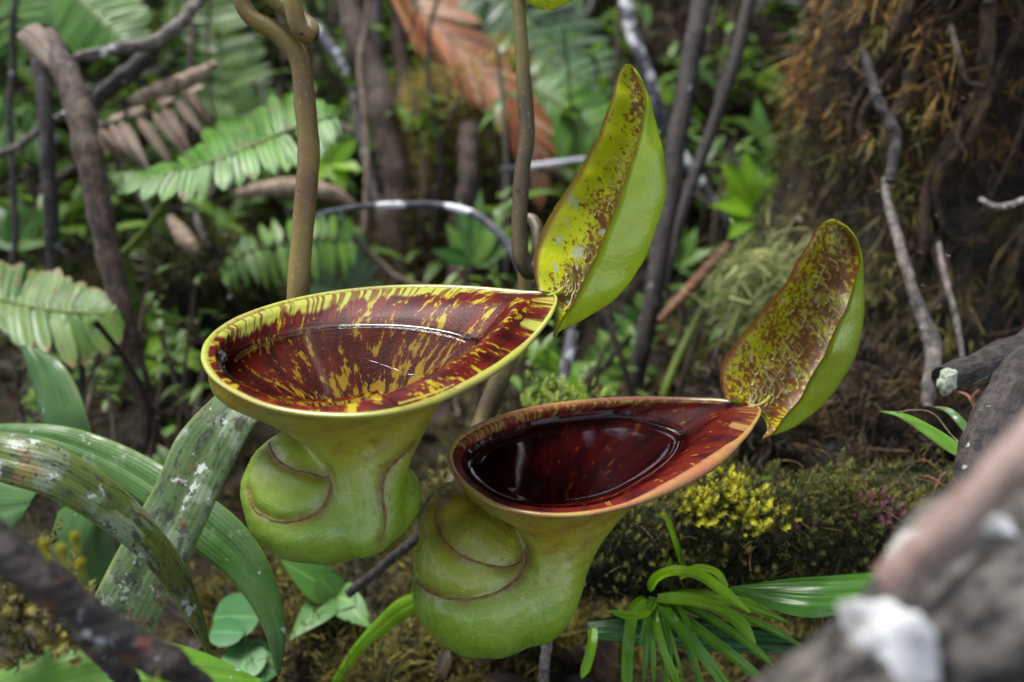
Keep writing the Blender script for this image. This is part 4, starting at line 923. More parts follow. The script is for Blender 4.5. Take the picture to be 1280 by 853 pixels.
frond('palm_frond', 'broad green palm leaf hanging at the top left corner', [(20,-60,1.0),(75,-20,.98),(120,20,.95),(160,55,.94)], [(80,-90,1.02),(140,-50,1.0),(178,0,.97),(190,52,.95)], [(-10,-20,.98),(35,25,.96),(80,58,.94),(140,72,.93)], 14, 14, PALM, 1.7, 1.5, None, 'palm', 2.4, .2, seed=7)
frond('fern_frond', 'fine-leaved fern tip in the extreme top left corner', [(30,-40,.85),(22,0,.84),(18,40,.83),(30,75,.83)], [(70,-50,.85),(60,-10,.84),(52,30,.83),(38,72,.83)], [(-25,-20,.85),(-25,20,.84),(-20,55,.83),(15,90,.83)], 12, 12, FERN, .8, .8, None, 'fern', 1.3, .2, seed=8)
frond('fern_frond', 'green fern hanging under the grey branch at the left edge', [(-30,150,.9),(10,160,.88),(50,172,.86)], [(-30,115,.9),(15,118,.88),(60,150,.86)], [(-40,200,.88),(0,205,.86),(45,195,.85)], 8, 8, FERN, 1.4, 1.4, None, 'fern', 1.4, .4, seed=9, shape='lance')
frond('fern_frond', 'tall fine fern against the light above the pleated palm frond', [(300,160,1.1),(285,110,1.12),(268,50,1.15),(250,-20,1.2)], [(345,140,1.1),(335,85,1.12),(320,25,1.15),(290,-30,1.2)], [(250,150,1.1),(228,100,1.12),(205,45,1.15),(200,-20,1.2)], 20, 20, FERN, .85, .85, None, 'fern', 1.6, .25, seed=10)
frond('fern_frond', 'fresh fern frond low between the two lids', [(745,470,.72),(775,440,.70),(800,405,.70),(812,375,.70)], [(770,480,.70),(805,450,.69),(825,415,.69),(825,375,.70)], [(725,445,.72),(750,410,.71),(775,385,.70),(800,365,.70)], 9, 9, FERN, 1.3, 1.3, None, 'fern', 1.2, .3, seed=12, shape='lance')
# rusty dead frond
RUST = Mat('rusty_frond'); t_, s_, r_, v_ = RUST.va()
RUSTY = RUST.pbr(RUST.ramp(RUST.math('ADD', RUST.math('MULTIPLY', r_, .45), RUST.math('MULTIPLY_ADD', RUST.noise(RUST.comb(RUST.math('MULTIPLY', s_, 2.2), RUST.math('MULTIPLY', r_, 40.0), RUST.math('MULTIPLY', t_, 1.2)), 1.6, 3, .6), 1.5, -.48)), [(.12, (.030, .012, .012)), (.32, (.15, .045, .016)), (.52, (.32, .11, .03)), (.66, (.20, .07, .025)), (.80, (.46, .32, .22))]), .5, None, .4, .15, (.4, .14, .03))
frond('dead_frond', 'rusty orange dead palm frond slanting across the upper middle', [(470,-40,1.0),(520,10,.98),(580,60,.96),(630,105,.94),(665,160,.93),(680,215,.92)],
      [(560,-20,1.0),(598,28,.98),(640,78,.96),(675,125,.94),(694,180,.93),(686,240,.92)], [(525,50,.95),(568,95,.93),(612,140,.92),(645,185,.91),(662,225,.90),(676,262,.90)], 34, 34, RUSTY, .95, .95, None, 'dead frond', 3, .2, seed=13, stem_mat=TANWOOD)
frond('dead_frond', 'withered grey-brown leaves drooping left of the pleated palm frond', [(105,165,.70),(150,150,.70),(190,140,.70),(235,115,.71)],
      [(150,190,.67),(200,205,.66),(228,185,.67),(262,150,.69)], [(120,150,.70),(160,130,.71),(205,110,.72),(262,95,.72)], 9, 5, DEADLEAF, .9, .8, None, 'dead frond', 1.6, .75, seed=14, stem_mat=BROWNBARK, shape='lance')

W = woody
W('dead_stump', [(62,40,.60),(88,100,.58),(108,170,.565),(122,240,.56),(140,330,.56),(160,430,.565),(185,520,.58),(198,600,.60)], [6,9,9.5,9,8,7.5,6.5,6], BROWNBARK, 'leaning dark brown dead stem with leaf scars at the left', 'dead stem', .20, 14, wob=.003)
W('dead_stump', [(50,70,.66),(56,150,.65),(60,240,.65),(66,340,.66),(70,440,.68)], [6.5,6,6,5.5,5], DARKBARK, 'straight blackened post left of the leaning brown stem', 'dead stem', .18, 14, wob=.002)
o = band_leaf('dead_sheath', D([(28,40),(45,30),(75,62),(92,82)], .60, .59, .575), D([(22,48),(30,60),(52,82),(74,92)], .60, .59, .575), DEADLEAF, None, .2, seed=5); solo(o, 'brown papery leaf sheath on top of the leaning dead stem', 'dead leaf')
W('grey_branch', [(84,75,.60),(110,66,.60),(150,56,.61),(190,48,.62),(222,28,.63),(262,-15,.65)], [3,4.5,5,5.5,5,5], GREYBARK, 'grey forked branch rising to the top edge at upper left', 'branch', .2, wob=.003)
W('grey_branch', [(105,145,.66),(140,110,.66),(178,78,.66),(215,42,.66)], [5,6.5,6.5,5], DARKBARK, 'dark mossy branch under the grey forked branch', 'branch', .25, wob=.004)
W('grey_branch', [(-20,200,.70),(30,178,.69),(62,152,.68),(85,140,.68)], [3,3.4,3.2,2.4], GREYBARK, 'short grey branch entering from the left edge', 'branch', .2, wob=.002)
W('grey_branch', [(160,128,.66),(185,118,.66),(235,98,.68),(268,80,.70)], [3,6.5,6.5,3], TANWOOD, 'pale tan dead wood beside the withered leaves', 'branch', .2, wob=.002)
W('dark_stem', [(880,-30,.70),(870,30,.69),(855,130,.68),(838,250,.675),(818,360,.67),(800,450,.67),(790,520,.68)], [8.5,8.6,8.6,8.4,8.2,7.6,7.4], DARKBARK, 'thick near-black stem rising just right of the upright lid', 'stem', .07, wob=.002)  # near-black stems and one short hanging twig
W('dark_stem', [(942,-30,.74),(925,50,.73),(897,140,.72),(868,225,.71),(845,300,.705),(830,360,.70)], [6.2,6.2,6.0,5.6,5.0,4.4], DARKBARK, 'thinner black stem leaning right beside the thick black one', 'stem', .07, wob=.002)
W('dark_stem', [(898,-20,.66),(893,20,.66),(884,62,.66)], [1.6,1.5,1.0], DARKBARK, 'short thin dark twig hanging from the top edge between black stems', 'twig', .1)
W('white_stick', [(784,-30,.95),(790,30,.945),(802,75,.94),(818,118,.94),(832,160,.945),(858,205,.95),(885,248,.95),(905,285,.95),(935,335,.95)], [8,8,8,8,7.4,7,7.5,7,6], WHITESTICK, 'bleached white stick running down behind the black stems', 'stick', .06, wob=.003)
W('white_stick', [(626,213,.86),(680,206,.86),(748,197,.87)], [3,3.2,2.6], WHITESTICK, 'thin bleached twig lying level behind the dark tendril', 'stick', .05)
W('white_stick', [(716,415,.56),(708,455,.55),(698,505,.54)], [4.2,4.0,3.6], WHITESTICK, 'short white stick just below the base of the upright lid', 'stick', .06)
W('white_stick', [(392,28,.95),(412,58,.94),(434,92,.93)], [6,7,5.5], WHITESTICK, 'pale stick end right of the curled tendril', 'stick', .06)
W('white_stick', [(440,110,1.0),(452,170,1.0),(470,250,.98),(490,310,.97),(514,360,.96)], [6,7,6,6,6], GREYBARK, 'grey stick slanting down to the back rim of the left pitcher', 'stick', .15, wob=.004)
W('arched_twig', [(395,268,.60),(440,260,.605),(500,256,.61),(555,258,.61),(600,272,.60),(630,300,.59),(650,335,.58)], [1.6,2.2,2.6,2.9,3.2,3.2,3.0], WHITESTICK, 'black and white arched twig behind the left pitcher', 'twig', .1)
W('curled_sheath', [(300,243,.86),(340,236,.85),(390,236,.84),(425,244,.84),(450,262,.85)], [5,9,10,8,3], TANWOOD, 'curled tan dead leaf stalk behind the brown tendril', 'dead leaf', .12, 14, wob=.002)
W('brown_stick', [(910,308,.70),(880,340,.68),(850,374,.66),(824,402,.65)], [4,4.4,4.4,3], REDWOOD, 'red-brown broken stick between the two lids', 'stick', .1)
W('green_cane', [(945,290,.72),(910,330,.70),(885,370,.68),(858,425,.66),(835,480,.65),(820,530,.65)], [3.6,3.8,3.8,3.8,3.8,3.8], GREENSTEM, 'jointed olive green cane right of the black stem', 'cane', .06)
W('fallen_stick', [(436,742,.43),(470,715,.42),(510,682,.40),(535,662,.39)], [2.6,2.6,2.6,2.4], DARKBARK, 'dark stick slanting on the moss between the two pitchers', 'stick', .1)
W('fallen_stick', [(684,800,.36),(681,830,.36),(679,880,.365)], [2.6,2.4,2.2], GREYBARK, 'dark wet twig standing directly under the lower pitcher', 'stick', .15)
W('aerial_root', [(432,-30,1),(455,60,0.976),(478,150,0.96),(492,250,0.96),(505,360,0.96),(515,430,0.96)], [16,17,17,18,20,22], BROWNBARK, 'leftmost of the brown root-like stems behind the left pitcher', 'stem', .2, 14, wob=.008)
W('aerial_root', [(492,-30,1.02),(500,70,1.01),(510,180,1),(525,290,1),(545,420,1)], [11,12,13,14,16], BROWNBARK, 'middle brown root-like stem behind the left pitcher', 'stem', .2, 14, wob=.008)
W('aerial_root', [(470,-30,1.12),(468,80,1.1),(480,200,1.09),(470,320,1.08),(480,430,1.08)], [10,11,11,12,13], DARKBARK, 'darkest crooked root-like stem behind the left pitcher', 'stem', .2, 14, wob=.012)
W('aerial_root', [(590,150,0.92),(585,220,0.904),(575,300,0.896),(570,390,0.896)], [10,12,14,16], BROWNBARK, 'mossy brown stem under the tan moss mound', 'stem', .25, 14, wob=.008)
W('aerial_root', [(640,190,0.96),(632,270,0.944),(620,350,0.936),(612,420,0.936)], [11,12,13,14], DARKBARK, 'dark stem behind the loop of the dark tendril', 'stem', .25, 14, wob=.008)
W('hanging_wood', [(215,270,.78),(235,305,.77),(262,345,.76)], [4,8,3], TANWOOD, 'pale splintered wood below the pleated palm frond', 'dead wood', .3, 14, wob=.004)
W('hanging_wood', [(245,262,.79),(256,300,.78),(270,340,.77)], [2,4,2], GREYBARK, 'narrow grey splinter right of the pale splintered wood', 'dead wood', .2, wob=.003)
W('slender_shoot', [(60,260,.72),(62,320,.72),(70,360,.73)], [2.2,2.2,2.2], GREENSTEM, 'thin upright green stalk by the blackened post', 'stem', .05)
W('slender_shoot', [(775,-20,1.0),(772,60,1.0),(766,110,1.0)], [3,3,2.4], BROWNBARK, 'thin brown stem above the tip of the upright lid', 'stem', .1)
W('slender_shoot', [(640,-20,1.5),(636,60,1.5),(640,160,1.5)], [6,6,6], DARKBARK, 'distant dark stem left of the dark tendril', 'stem', .1)
o = band_leaf('leaf_tip', D([(640,-34),(650,-8),(662,6),(680,13)], .345, .345), D([(760,-40),(735,-14),(712,3),(690,13)], .345, .345), LEFT['lid_mat'], None, .2, seed=3); solo(o, 'yellow-green leaf tip poking in at the top edge beside the dark tendril', 'leaf')
# small orchid-like shoot before the trunk
sh = thing('leafy_shoot', 'small shoot with two narrow speckled leaves in front of the mossy trunk', 'plant', P(1215, 575, .33))
band_leaf('leaf', D([(1098,514),(1130,517),(1165,532),(1195,552),(1222,580)], .345, .338, .33), D([(1098,514),(1122,521),(1155,543),(1185,565),(1210,578)], .345, .334, .326), STRAP_BRIGHT, sh, .1, seed=2)
band_leaf('leaf', D([(1166,509),(1190,512),(1212,532),(1228,550)], .35, .34, .332), D([(1166,509),(1184,517),(1204,540),(1222,560)], .35, .338, .33), STRAP_CLEAN, sh, .1, seed=3)
m = MB(); m.tube(cr(P([(1122,516,.336),(1142,513,.335),(1164,516,.333),(1190,545,.328),(1218,572,.322)]), 30), .0004, 5); m.build('dry_stalk', TANWOOD, sh)
m = MB(); m.tube(cr(P([(1192,490,.36),(1208,494,.355),(1218,508,.35),(1228,532,.345)]), 20), .0008, 6); m.tube(cr(P([(1218,506,.35),(1215,498,.35),(1224,487,.35)]), 10), .0006, 6)
solo(m.build('coral_twig', REDWOOD), 'tiny forked orange twig right of the two speckled leaves', 'twig')
# little plants on the floor
def rosette(name, label, base, tips, wd, mat, shape='ovate', stalk=None, cat='plant', curve=.4, seed=1):
    gr = np.random.default_rng(seed); b = P(*base); root = thing(name, label, cat, b)
    for k, tp in enumerate(tips):
        e = P(tp[:3]); st = P(tp[3:6]) if len(tp) > 5 else b; dv = e - st
        m = MB(); m.leaves(st[None], dv[None], (nz(CAM - st) + np.array((0, 0, .8)))[None] + gr.normal(size=(1, 3)) * .15, np.linalg.norm(dv) * 1.05, wd[k] if isinstance(wd, (list, tuple)) else wd, curve, 12, [gr.random()], .15, shape)
        m.build('leaf', mat, root)
        if len(tp) > 5: m = MB(); m.tube(cr(np.array([b, (b + st) / 2 + np.array((0, 0, .004)), st]), 12), .0009, 6); m.build('stalk', GREENSTEM, root)
    return root
rosette('seedling', 'seedling with rounded blue-green leaves under the arching strap leaf', (305, 800, .46), [(266,770,.45,325,772,.45), (300,790,.44,262,790,.445), (345,835,.44,285,815,.445), (300,845,.43,310,805,.45)], [.026,.016,.026,.024], leaf_mat('blue_green_leaf', (.05,.15,.06), (.08,.20,.06), .35, .25), 'round', curve=.3, seed=3)
rosette('seedling', 'sprawling green seedling on dark litter below the left pitcher', (420, 745, .47), [(362,700,.455), (366,785,.44), (440,752,.46), (460,775,.45), (400,720,.46)], [.022,.019,.02,.018,.018], leaf_mat('soft_green_leaf', (.055,.15,.03), (.10,.21,.04), .35, .25), 'lance', curve=.5, seed=4)
o = band_leaf('single_grass', D([(410,860),(440,810),(470,775),(500,748),(540,735)], .44, .42, .40), D([(422,862),(455,815),(485,790),(515,770),(545,752)], .44, .418, .398), BRIGHT, None, .08, seed=2); solo(o, 'broad bright grass blade leading to the lower pitcher', 'leaf')
o = band_leaf('single_grass', D([(640,430),(690,440),(720,470),(745,510)], .60, .58), D([(640,448),(680,458),(705,485),(725,515)], .60, .58), BRIGHT, None, .08, seed=2); solo(o, 'light green blade behind the notch between the two pitchers', 'leaf')
rosette('leafy_sprig', 'yellow-leaved sprig beside the tan moss mound', (520, 130, 1.12), [(540,78,1.1), (492,92,1.1), (560,105,1.1), (500,130,1.1)], .045, YELLOWLEAF, seed=5)
rosette('leafy_sprig', 'fresh green sprig low behind the upright lid', (700, 480, .66), [(650,470,.66), (690,430,.65), (740,450,.65), (665,505,.64), (735,500,.64)], .022, FERN, 'lance', seed=6)
rosette('leafy_sprig', 'big-leaved green plant behind the thinner black stem', (955, 235, 1.05), [(948,120,1.04), (975,168,1.04), (905,185,1.03), (900,240,1.02), (985,215,1.03), (930,270,1.0)], .04, PALM, 'lance', seed=7)
rosette('leafy_sprig', 'bright leafy plant left of the mossy trunk edge', (945, 265, .85), [(905,205,.84), (930,190,.84), (970,205,.84), (895,250,.83), (975,240,.83), (915,290,.82)], .026, BRIGHT, 'lance', seed=8)
rosette('leafy_sprig', 'small green plant in shade between the log and the spotted lid', (975, 615, .47), [(945,598,.47), (960,590,.47), (990,592,.47), (1005,610,.47), (950,615,.46)], .016, FERN, 'ovate', seed=9)
rosette('leafy_sprig', 'small bright-leaved plant by the dark mound left of the rim', (205, 420, .74), [(185,395,.73), (215,385,.73), (235,410,.73), (190,440,.72), (225,440,.72), (245,455,.71), (180,470,.71)], .018, BRIGHT, 'ovate', seed=10)
rosette('leafy_sprig', 'light green leafy plant far behind between tendrils', (455, 290, 1.1), [(430,260,1.1), (455,240,1.1), (485,265,1.1), (420,300,1.08), (490,310,1.08), (450,330,1.07)], .035, BRIGHT, 'ovate', seed=11)
rosette('leafy_sprig', 'plant with drooping leaves at the top beside the rusty frond', (440, 120, 1.3), [(400,90,1.3), (425,60,1.3), (470,90,1.3), (395,140,1.28), (480,140,1.28), (440,180,1.26)], .045, FERN, 'lance', seed=12)
rosette('leafy_sprig', 'light green plant with upright leaves just behind the arched twig', (590, 330, .80), [(575,245,.80), (600,235,.80), (625,265,.79), (560,280,.79), (640,300,.79), (545,310,.78)], .022, FERN, 'lance', seed=21)
rosette('leafy_sprig', 'bright green leaves left of the root-like stems', (415, 205, .88), [(385,185,.87), (400,165,.87), (440,175,.87), (445,205,.86), (390,220,.86), (430,230,.86)], .022, BRIGHT, 'ovate', seed=22)
rosette('leafy_sprig', 'pale leafy plant at the upper left beside the dark post', (25, 300, .80), [(-5,255,.80), (20,240,.80), (50,262,.79), (-10,300,.79), (55,300,.79)], .026, FERN, 'lance', seed=23)
rosette('leafy_sprig', 'bright narrow-leaved plant to the right of the tan moss mound', (735, 235, 1.0), [(700,190,1.0), (735,170,1.0), (765,150,1.0), (790,205,.98), (695,235,.98), (775,250,.98)], .024, BRIGHT, 'strap', seed=24)
rosette('leafy_sprig', 'dim green plant between the black stems low down', (850, 330, .85), [(835,280,.84), (868,285,.84), (885,310,.83), (830,320,.83), (880,345,.83)], .02, FERN, 'lance', seed=25)
rosette('leafy_sprig', 'glossy leaves at the top edge between the white stick and the black stems', (840, 60, 1.35), [(815,10,1.34), (845,0,1.34), (875,25,1.33), (810,60,1.32), (885,70,1.32)], .045, PALM, 'ovate', seed=26)
for k_, (pts, r_, mt, lb) in enumerate((([(230,-20,.98),(236,60,.96),(228,150,.95),(240,260,.94)], 3.4, BROWNBARK, 'thin brown vine behind the pleated palm frond'), ([(455,-20,.86),(448,90,.86),(462,200,.86),(452,330,.86)], 2.6, TANWOOD, 'pale thin vine beside the brown root-like stems'), ([(548,-20,.92),(540,80,.92),(552,190,.92),(546,300,.92)], 2.4, DARKBARK, 'thin dark vine left of the tan moss mound'), ([(20,-20,.78),(14,110,.78),(24,240,.78),(18,360,.78)], 3.0, DARKBARK, 'dark thin vine near the left edge'), ([(700,260,.80),(706,340,.80),(698,430,.80)], 3.4, BROWNBARK, 'brown thin stem hidden behind the upright lid'), ([(760,300,.78),(752,380,.77),(765,480,.77)], 4.2, DARKBARK, 'dark rotten stem under the upright lid'), ([(340,-10,1.1),(352,90,1.1),(338,200,1.1)], 3.4, BROWNBARK, 'thin brown vine seen right behind the brown tendril'))):
    W('vine', pts, [r_, r_ * 1.1, r_], mt, lb, 'vine', .2, 8, wob=.008)
# spiky hair moss left of the trunk
pm = MB(); c0 = P(955, 365, .60); k = 1500; dd = nz(rng.normal(size=(k, 3)) * np.array((1, .8, .8)) + np.array((-.5, -.5, .1)))
pm.strands(c0 + rng.normal(size=(k, 3)) * np.array((.014, .012, .018)), dd, .030 * (.4 + .7 * rng.random(k)), .0013, rng.normal(size=(k, 3)) * .15 + np.array((0, 0, -.3)), 3)
solo(pm.build('hair_moss', MOSS_PALE), 'pale spiky hair moss tuft behind the spotted lid', 'moss')

def mound(name, label, c, r, mat, core, n, L, seed, wd=.0022, cat='moss mound'):
    gr = np.random.default_rng(seed); c = P(*c); root = thing(name, label, cat, c - np.array((0, 0, r[2])))
    m = MB(); m.ball(c, r, 24, 36); v = m.v[0]; v[:] = c + (v - c) * (1 + .28 * wobble(v, 3 / r[0], seed))[:, None]; m.build('core', core, root)
    pos, nr = m.sample(n, seed); w = wobble(pos, 9 / r[0], seed + 1) * .5 + .5; k = len(pos)
    q = MB(); q.strands(pos + nr * (L * .6 * w)[:, None], nr + gr.normal(size=(k, 3)) * .75, L * (.4 + w), wd * (.6 + .8 * gr.random(k)), None, 3, np.clip(.2 + .5 * w + .25 * gr.random(k), 0, 1)); tag(q.build('moss', mat, root), kind='stuff'); return root
CORE = bark_mat('peat', (.008, .006, .004), (.03, .022, .012), scale=40)
mound('moss_mound', 'yellowish tan moss mound under the rusty frond', (572, 175, 1.02), (.070, .06, .085), MOSS_TAN, CORE, 9000, .017, 3)
mound('moss_mound', 'rounded top of tan moss just under the rusty frond', (612, 105, 1.04), (.036, .03, .034), MOSS_TAN, CORE, 3500, .015, 4)
mound('moss_mound', 'dark mossy mound left of the left pitcher rim', (250, 385, .80), (.062, .06, .062), MOSS_DARK, CORE, 9000, .014, 5)
mound('moss_mound', 'ochre mossy floor hump below the two pitchers', (470, 745, .53), (.105, .09, .035), MOSS_GND, CORE, 16000, .010, 6, .0016)
mound('moss_mound', 'olive mossy hump at the bottom edge under the lower pitcher', (560, 850, .49), (.11, .07, .030), MOSS_GND, CORE, 16000, .009, 7, .0015)
mound('moss_mound', 'dim mossy hump under the grass tuft', (860, 840, .50), (.14, .07, .035), MOSS_GND, CORE, 15000, .010, 8, .0015)
mound('moss_mound', 'brown mossy bank behind the black stems', (850, 150, 1.35), (.16, .12, .16), MOSS_BLACK, bark_mat('brown_peat', (.035, .024, .015), (.12, .085, .055), scale=30), 14000, .022, 9, .003)
mound('moss_mound', 'dark bank of moss behind the left pitcher', (600, 330, 1.05), (.13, .10, .13), moss_mat('brown_moss', [(.25, (.016,.012,.006)), (.5, (.075,.054,.022)), (.8, (.19,.14,.05))]), CORE, 14000, .02, 10, .003)
mound('moss_mound', 'shaded moss foot of the big trunk above the log', (1050, 560, .52), (.09, .07, .05), MOSS_BLACK, CORE, 12000, .012, 11, .0016)

# ------------------------------------------------------------------ uncountable undergrowth, litter and the added leaf dome
def scatter(n, y0, y1, spread, seed):
    g_ = np.random.default_rng(seed); y = y0 + (y1 - y0) * g_.random(n) ** .8; x = (g_.random(n) * 2 - 1) * (.30 + spread * y); return x, y, g_
m = MB(); x, y, g_ = scatter(1500, .70, 3.4, .80, 101)
for i in range(len(x)):
    if abs(x[i] - tb[0]) < .20 and abs(y[i] - tb[1]) < .2: continue
    n = g_.integers(5, 12); sz = (.028 + .03 * g_.random()) * (.7 + .32 * y[i]); z = gz(x[i], y[i]); h = (g_.uniform(.01, .10) if g_.random() < .6 else g_.uniform(.08, .24)) * (.6 + .4 * y[i])
    a = g_.random(n) * 6.28; el = g_.uniform(-.1, 1.0, n); dr = np.stack([np.cos(a) * np.cos(el), np.sin(a) * np.cos(el), np.sin(el)], -1)
    b = np.array((x[i], y[i], z)) + np.stack([0*a, 0*a, h * g_.random(n)], -1)
    m.leaves(b + dr * sz * .3, dr, np.stack([-np.cos(a) * np.sin(el), -np.sin(a) * np.sin(el), np.cos(el)], -1), sz * g_.uniform(.7, 1.6, n), sz * g_.uniform(.25, .6), g_.uniform(.3, 1.1, n), 5, np.clip(g_.random() * .7 + .3 * g_.random(n), 0, 1), .15, ('ovate', 'lance', 'strap')[g_.integers(3)])
SHRUB = []
g_ = np.random.default_rng(130)
for i in range(235):
    px, py, d = g_.uniform(380, 985), g_.uniform(-20, 400), g_.uniform(.82, 1.45)
    if i > 105: px, py = g_.uniform(-20, 380), g_.uniform(-20, 420)
    if i >= 150: px, py, d = g_.uniform(-20, 290), g_.uniform(330, 560), g_.uniform(.50, .80)
    if i >= 195: px, py, d = g_.uniform(560, 960), g_.uniform(300, 520), g_.uniform(.55, .80)
    if i >= 225: px, py, d = g_.uniform(330, 560), g_.uniform(690, 840), g_.uniform(.47, .52)
    c = P(px, py, d); z = gz(c[0], c[1])
    if c[2] < z or (abs(c[0] - tb[0]) < .2 and c[1] < .9): continue
    b = np.array((c[0] + g_.normal() * .03, c[1] + g_.normal() * .03, z - .01)); SHRUB.append((b, c))
    n = g_.integers(5, 11); sz = g_.uniform(.018, .05) * d * (1 if i < 150 else .75); a = g_.random(n) * 6.28; el = g_.uniform(-.4, .9, n); dr = np.stack([np.cos(a) * np.cos(el), np.sin(a) * np.cos(el), np.sin(el)], -1)
    m.leaves(c - (c - b) * (g_.random(n) * .35)[:, None] + dr * sz * .2, dr, np.stack([-np.cos(a) * np.sin(el), -np.sin(a) * np.sin(el), np.cos(el)], -1), sz * g_.uniform(.7, 1.4, n), sz * g_.uniform(.25, .55), g_.uniform(.3, 1.0, n), 5, np.clip(g_.random() * .8 + .3 * g_.random(n), 0, 1), .15, ('ovate', 'lance', 'lance')[g_.integers(3)])
tag(m.build('undergrowth', UNDER, origin=(0, 1.5, 0)), 'mass of blurred mixed green leaves growing on the forest floor', 'undergrowth', kind='stuff')
m = MB(); x, y, g_ = scatter(150, .78, 3.2, .72, 102)
for i in range(len(x)):
    z = gz(x[i], y[i]); L = g_.uniform(.10, .26) * (.5 + .35 * y[i]); a = g_.random() * 6.28; t = np.linspace(0, 1, 14)[:, None]
    d = np.array((math.cos(a), math.sin(a) * .6 - .2, .8)); r = np.array((x[i], y[i], z)) + (d * t + np.array((math.cos(a) * .3, math.sin(a) * .2, -.75)) * t**2) * L
    tg = nz(np.gradient(r, axis=0)); up = np.array((0, 0, 1.)); sd_ = nz(np.cross(tg, up)); m.tube(r, .0016, 4, rnd=.3)
    rn = g_.random()
    for s_ in (-1, 1): m.leaves(r[2:], sd_[2:] * s_ + tg[2:] * .5, np.cross(sd_, tg)[2:], L * .38 * np.sin(np.linspace(.7, 3.0, 12)), L * .055, .4, 4, np.clip(rn + .2 * g_.random(12), 0, 1), .1, 'strap')
tag(m.build('fern_thicket', FERN, origin=(0, 1.6, 0)), 'thicket of small blurred ferns on the rising bank behind', 'ferns', kind='stuff')
m = MB(); x, y, g_ = scatter(1100, .62, 3.2, .72, 103)
for i in range(len(x)):
    z = gz(x[i], y[i]); L = g_.uniform(.05, .34) * (.6 + .35 * y[i]); vert = g_.random() < .6
    d = nz(g_.normal(size=3) * np.array((1, .6, .35)) + (np.array((0, 0, 1.8)) if vert else 0)); q = np.array((x[i], y[i], z + g_.uniform(0, .05 if vert else .12)))
    t = np.linspace(-.5 if not vert else 0, .6, 7)[:, None]; m.tube(q + d * t * L + g_.normal(size=3) * (t ** 2) * L * .4 + g_.normal(size=(7, 3)) * L * .015, g_.uniform(.0006, .0040) * (.5 + .4 * y[i]), 5, rnd=g_.random(), rough=.15, seed=i)
for b, c in SHRUB:
    t = np.linspace(0, 1, 8)[:, None]; m.tube(b + (c - b) * t + np.array((g_.normal(), g_.normal(), 0)) * .015 * np.sin(t * 3.1), g_.uniform(.0012, .0028), 5, rnd=g_.random() * .8, rough=.1)
tw = Mat('twig_tangle'); t_, s_, r_, v_ = tw.va(); TWIG = tw.pbr(tw.ramp(r_, [(.0, (.012, .009, .008)), (.40, (.05, .034, .025)), (.65, (.14, .10, .075)), (.85, (.26, .22, .19)), (1.0, (.46, .45, .46))]), .7, None, .35)
tag(m.build('twig_tangle', TWIG, origin=(0, 1.5, 0)), 'tangle of blurred dead twigs and stems behind the pitchers', 'twigs', kind='stuff')
m = MB(); x, y, g_ = scatter(5200, .28, 3.2, .75, 104); z = terrain(x, y); n = len(x)
a = g_.random(n) * 6.28; m.leaves(np.stack([x, y, z + .004 + .012 * g_.random(n)], -1), np.stack([np.cos(a), np.sin(a), g_.normal(size=n) * .35], -1), np.stack([g_.normal(size=n) * .4, g_.normal(size=n) * .4, np.ones(n)], -1), g_.uniform(.015, .05, n), g_.uniform(.007, .02, n), g_.normal(size=n) * .9, 4, g_.random(n), .2)
tag(m.build('leaf_litter', LITTER, origin=(0, 1.2, 0)), 'brown dead leaf litter on the forest floor', 'leaf litter', kind='stuff')
x, y, g_ = scatter(90000, .25, 2.3, .62, 105); z = terrain(x, y); q = np.stack([x, y], -1); w = wobble(q, 16, 61) * .6 + wobble(q, 45, 62) * .5 + .25
k_ = w > .0; x, y, z, w = x[k_], y[k_], z[k_], np.clip(w[k_], 0, 1); n = len(x)
m = MB(); m.strands(np.stack([x, y, z - .002 + .012 * w], -1), np.array((0, -.1, .9)) + g_.normal(size=(n, 3)) * .6, (.008 + .012 * w) * (.5 + g_.random(n)) * (.6 + .5 * y), .0017 * (.5 + y), None, 2, np.clip(.25 + .5 * w + .2 * g_.random(n), 0, 1))
tag(m.build('ground_moss', MOSS_GND, origin=(0, 1.0, 0)), 'patchy olive moss carpet on the forest floor', 'moss', kind='stuff')
m = MB(); g_ = np.random.default_rng(106); n = 34000  # leaves out of view, added to shape the light and darken fluid reflections
a = g_.uniform(-math.pi, math.pi, n); a[:14000] = g_.uniform(-.95, .95, 14000); se = g_.uniform(math.sin(R(9)), 1, n); se[:14000] = g_.uniform(math.sin(R(12)), math.sin(R(52)), 14000); el = np.arcsin(se); rr = g_.uniform(2.3, 4.0, n)
dv = np.stack([np.sin(a) * np.cos(el), np.cos(a) * np.cos(el), se], -1); cx_ = dv * rr[:, None] + np.array((0, .6, .35))
sund = np.array(sd); gap = np.degrees(np.arccos(np.clip(dv @ sund, -1, 1))) + 5 * wobble(dv, 9, 64)
den = wobble(dv, 5.5, 63)
k_ = (gap > 19) & ((den > -.55) & ((np.degrees(el) < 58) | (den > .25)) | ((np.abs(a) < .9) & (np.degrees(el) < 50) & (den > -.66))) & ((np.abs(a) < 2.3) | (np.degrees(el) > 40) | (den > .1))
cx_ = cx_[k_]; n = len(cx_); a = g_.random(n) * 6.28
m.leaves(cx_, np.stack([np.cos(a), np.sin(a), -.3 + .3 * g_.normal(size=n)], -1), np.stack([g_.normal(size=n) * .5, g_.normal(size=n) * .5, np.ones(n)], -1), g_.uniform(.10, .24, n), g_.uniform(.05, .11, n), .5, 4, g_.random(n), .15)
tag(m.build('added_leaf_dome', DOME_LEAF, origin=(0, 3, .8)), 'unseen dome of dark leaves added to block light and darken reflections', 'light blocker', kind='stuff')

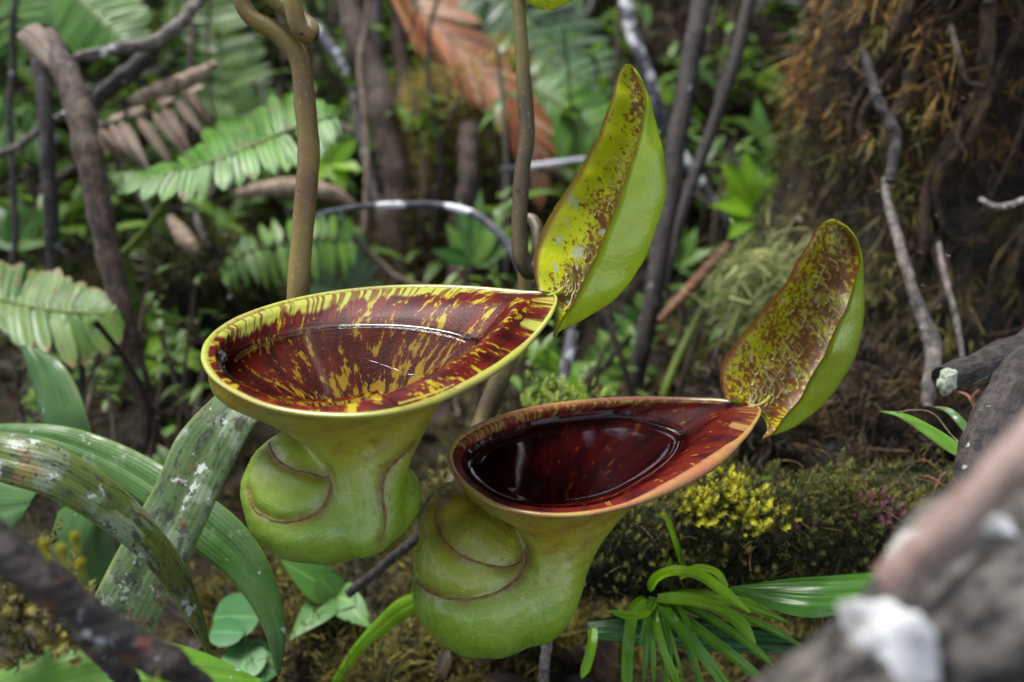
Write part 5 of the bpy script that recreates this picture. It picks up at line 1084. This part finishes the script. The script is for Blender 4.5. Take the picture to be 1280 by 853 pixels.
rng_t = np.random.default_rng(140); m = MB()
for k in range(60):
    c = trunk_point(rng_t.uniform(-1.35, -.75), rng_t.uniform(.12, .62), .012); n = 26; dd = nz(rng_t.normal(size=(n, 3)) + np.array((-.5, -.6, .1)))
    m.strands(c + rng_t.normal(size=(n, 3)) * .004, dd, .014 * (.5 + rng_t.random(n)), .0016, rng_t.normal(size=(n, 3)) * .2 + np.array((0, 0, -.35)), 3, np.clip(rng_t.random() * .6 + .4 * rng_t.random(n), 0, 1))
tag(m.build('green_tufts', moss_mat('trunk_tuft', [(.2, (.05, .05, .012)), (.5, (.14, .13, .03)), (.8, (.24, .22, .06))]), tree), kind='stuff')

# ------------------------------------------------------------------ rain drops and the young pitcher at the right edge
dm = Mat('water_drop'); DROP = dm.pbr((.02, .02, .02), .03, None, .9, 0, None, 1.0)
m = MB(); g_ = np.random.default_rng(120)
for i in range(130):
    a0, z0 = g_.uniform(-1.45, .6), g_.uniform(.05, .7); m.ball(trunk_point(a0, z0, .020 + .006 * g_.random()), g_.uniform(.0007, .0018), 6, 8)
for i in range(260):
    yy = g_.uniform(.7, 2.2); xx = g_.uniform(-.75, .6) * (.5 + .6 * yy); m.ball((xx, yy, gz(xx, yy) + g_.uniform(.02, .10)), g_.uniform(.0008, .0020) * (.5 + .5 * yy), 6, 8)
pos, nr = LM.sample(300, 30)
for p_, n_ in zip(pos, nr): m.ball(p_ + n_ * .006, g_.uniform(.0003, .0006), 6, 8)
tag(m.build('rain_drops', DROP, origin=(0, .6, 0)), 'glinting rain drops caught on moss, twigs and leaves', 'water drops', kind='stuff')
bd = thing('pitcher_bud', 'tiny young red pitcher hanging at the right edge', 'pitcher bud', P(1278, 632, .30))
m = MB(); m.tube(cr(P([(1268,600,.30),(1274,612,.30),(1282,622,.30),(1292,630,.30)]), 20), np.array([.0012,.0022,.003,.0034,.0034,.0032,.003,.0028,.0026,.0024,.0022,.002,.0018,.0016,.0014,.0012,.001,.001,.001,.001]), 12); m.build('body', leaf_mat('bud_red', (.16, .035, .02), (.22, .06, .03), rib=False), bd)
m = MB(); m.tube(cr(P([(1272,604,.30),(1268,585,.30),(1272,560,.30),(1284,535,.30)]), 20), .0004, 6); m.build('tendril', GREENSTEM, bd)
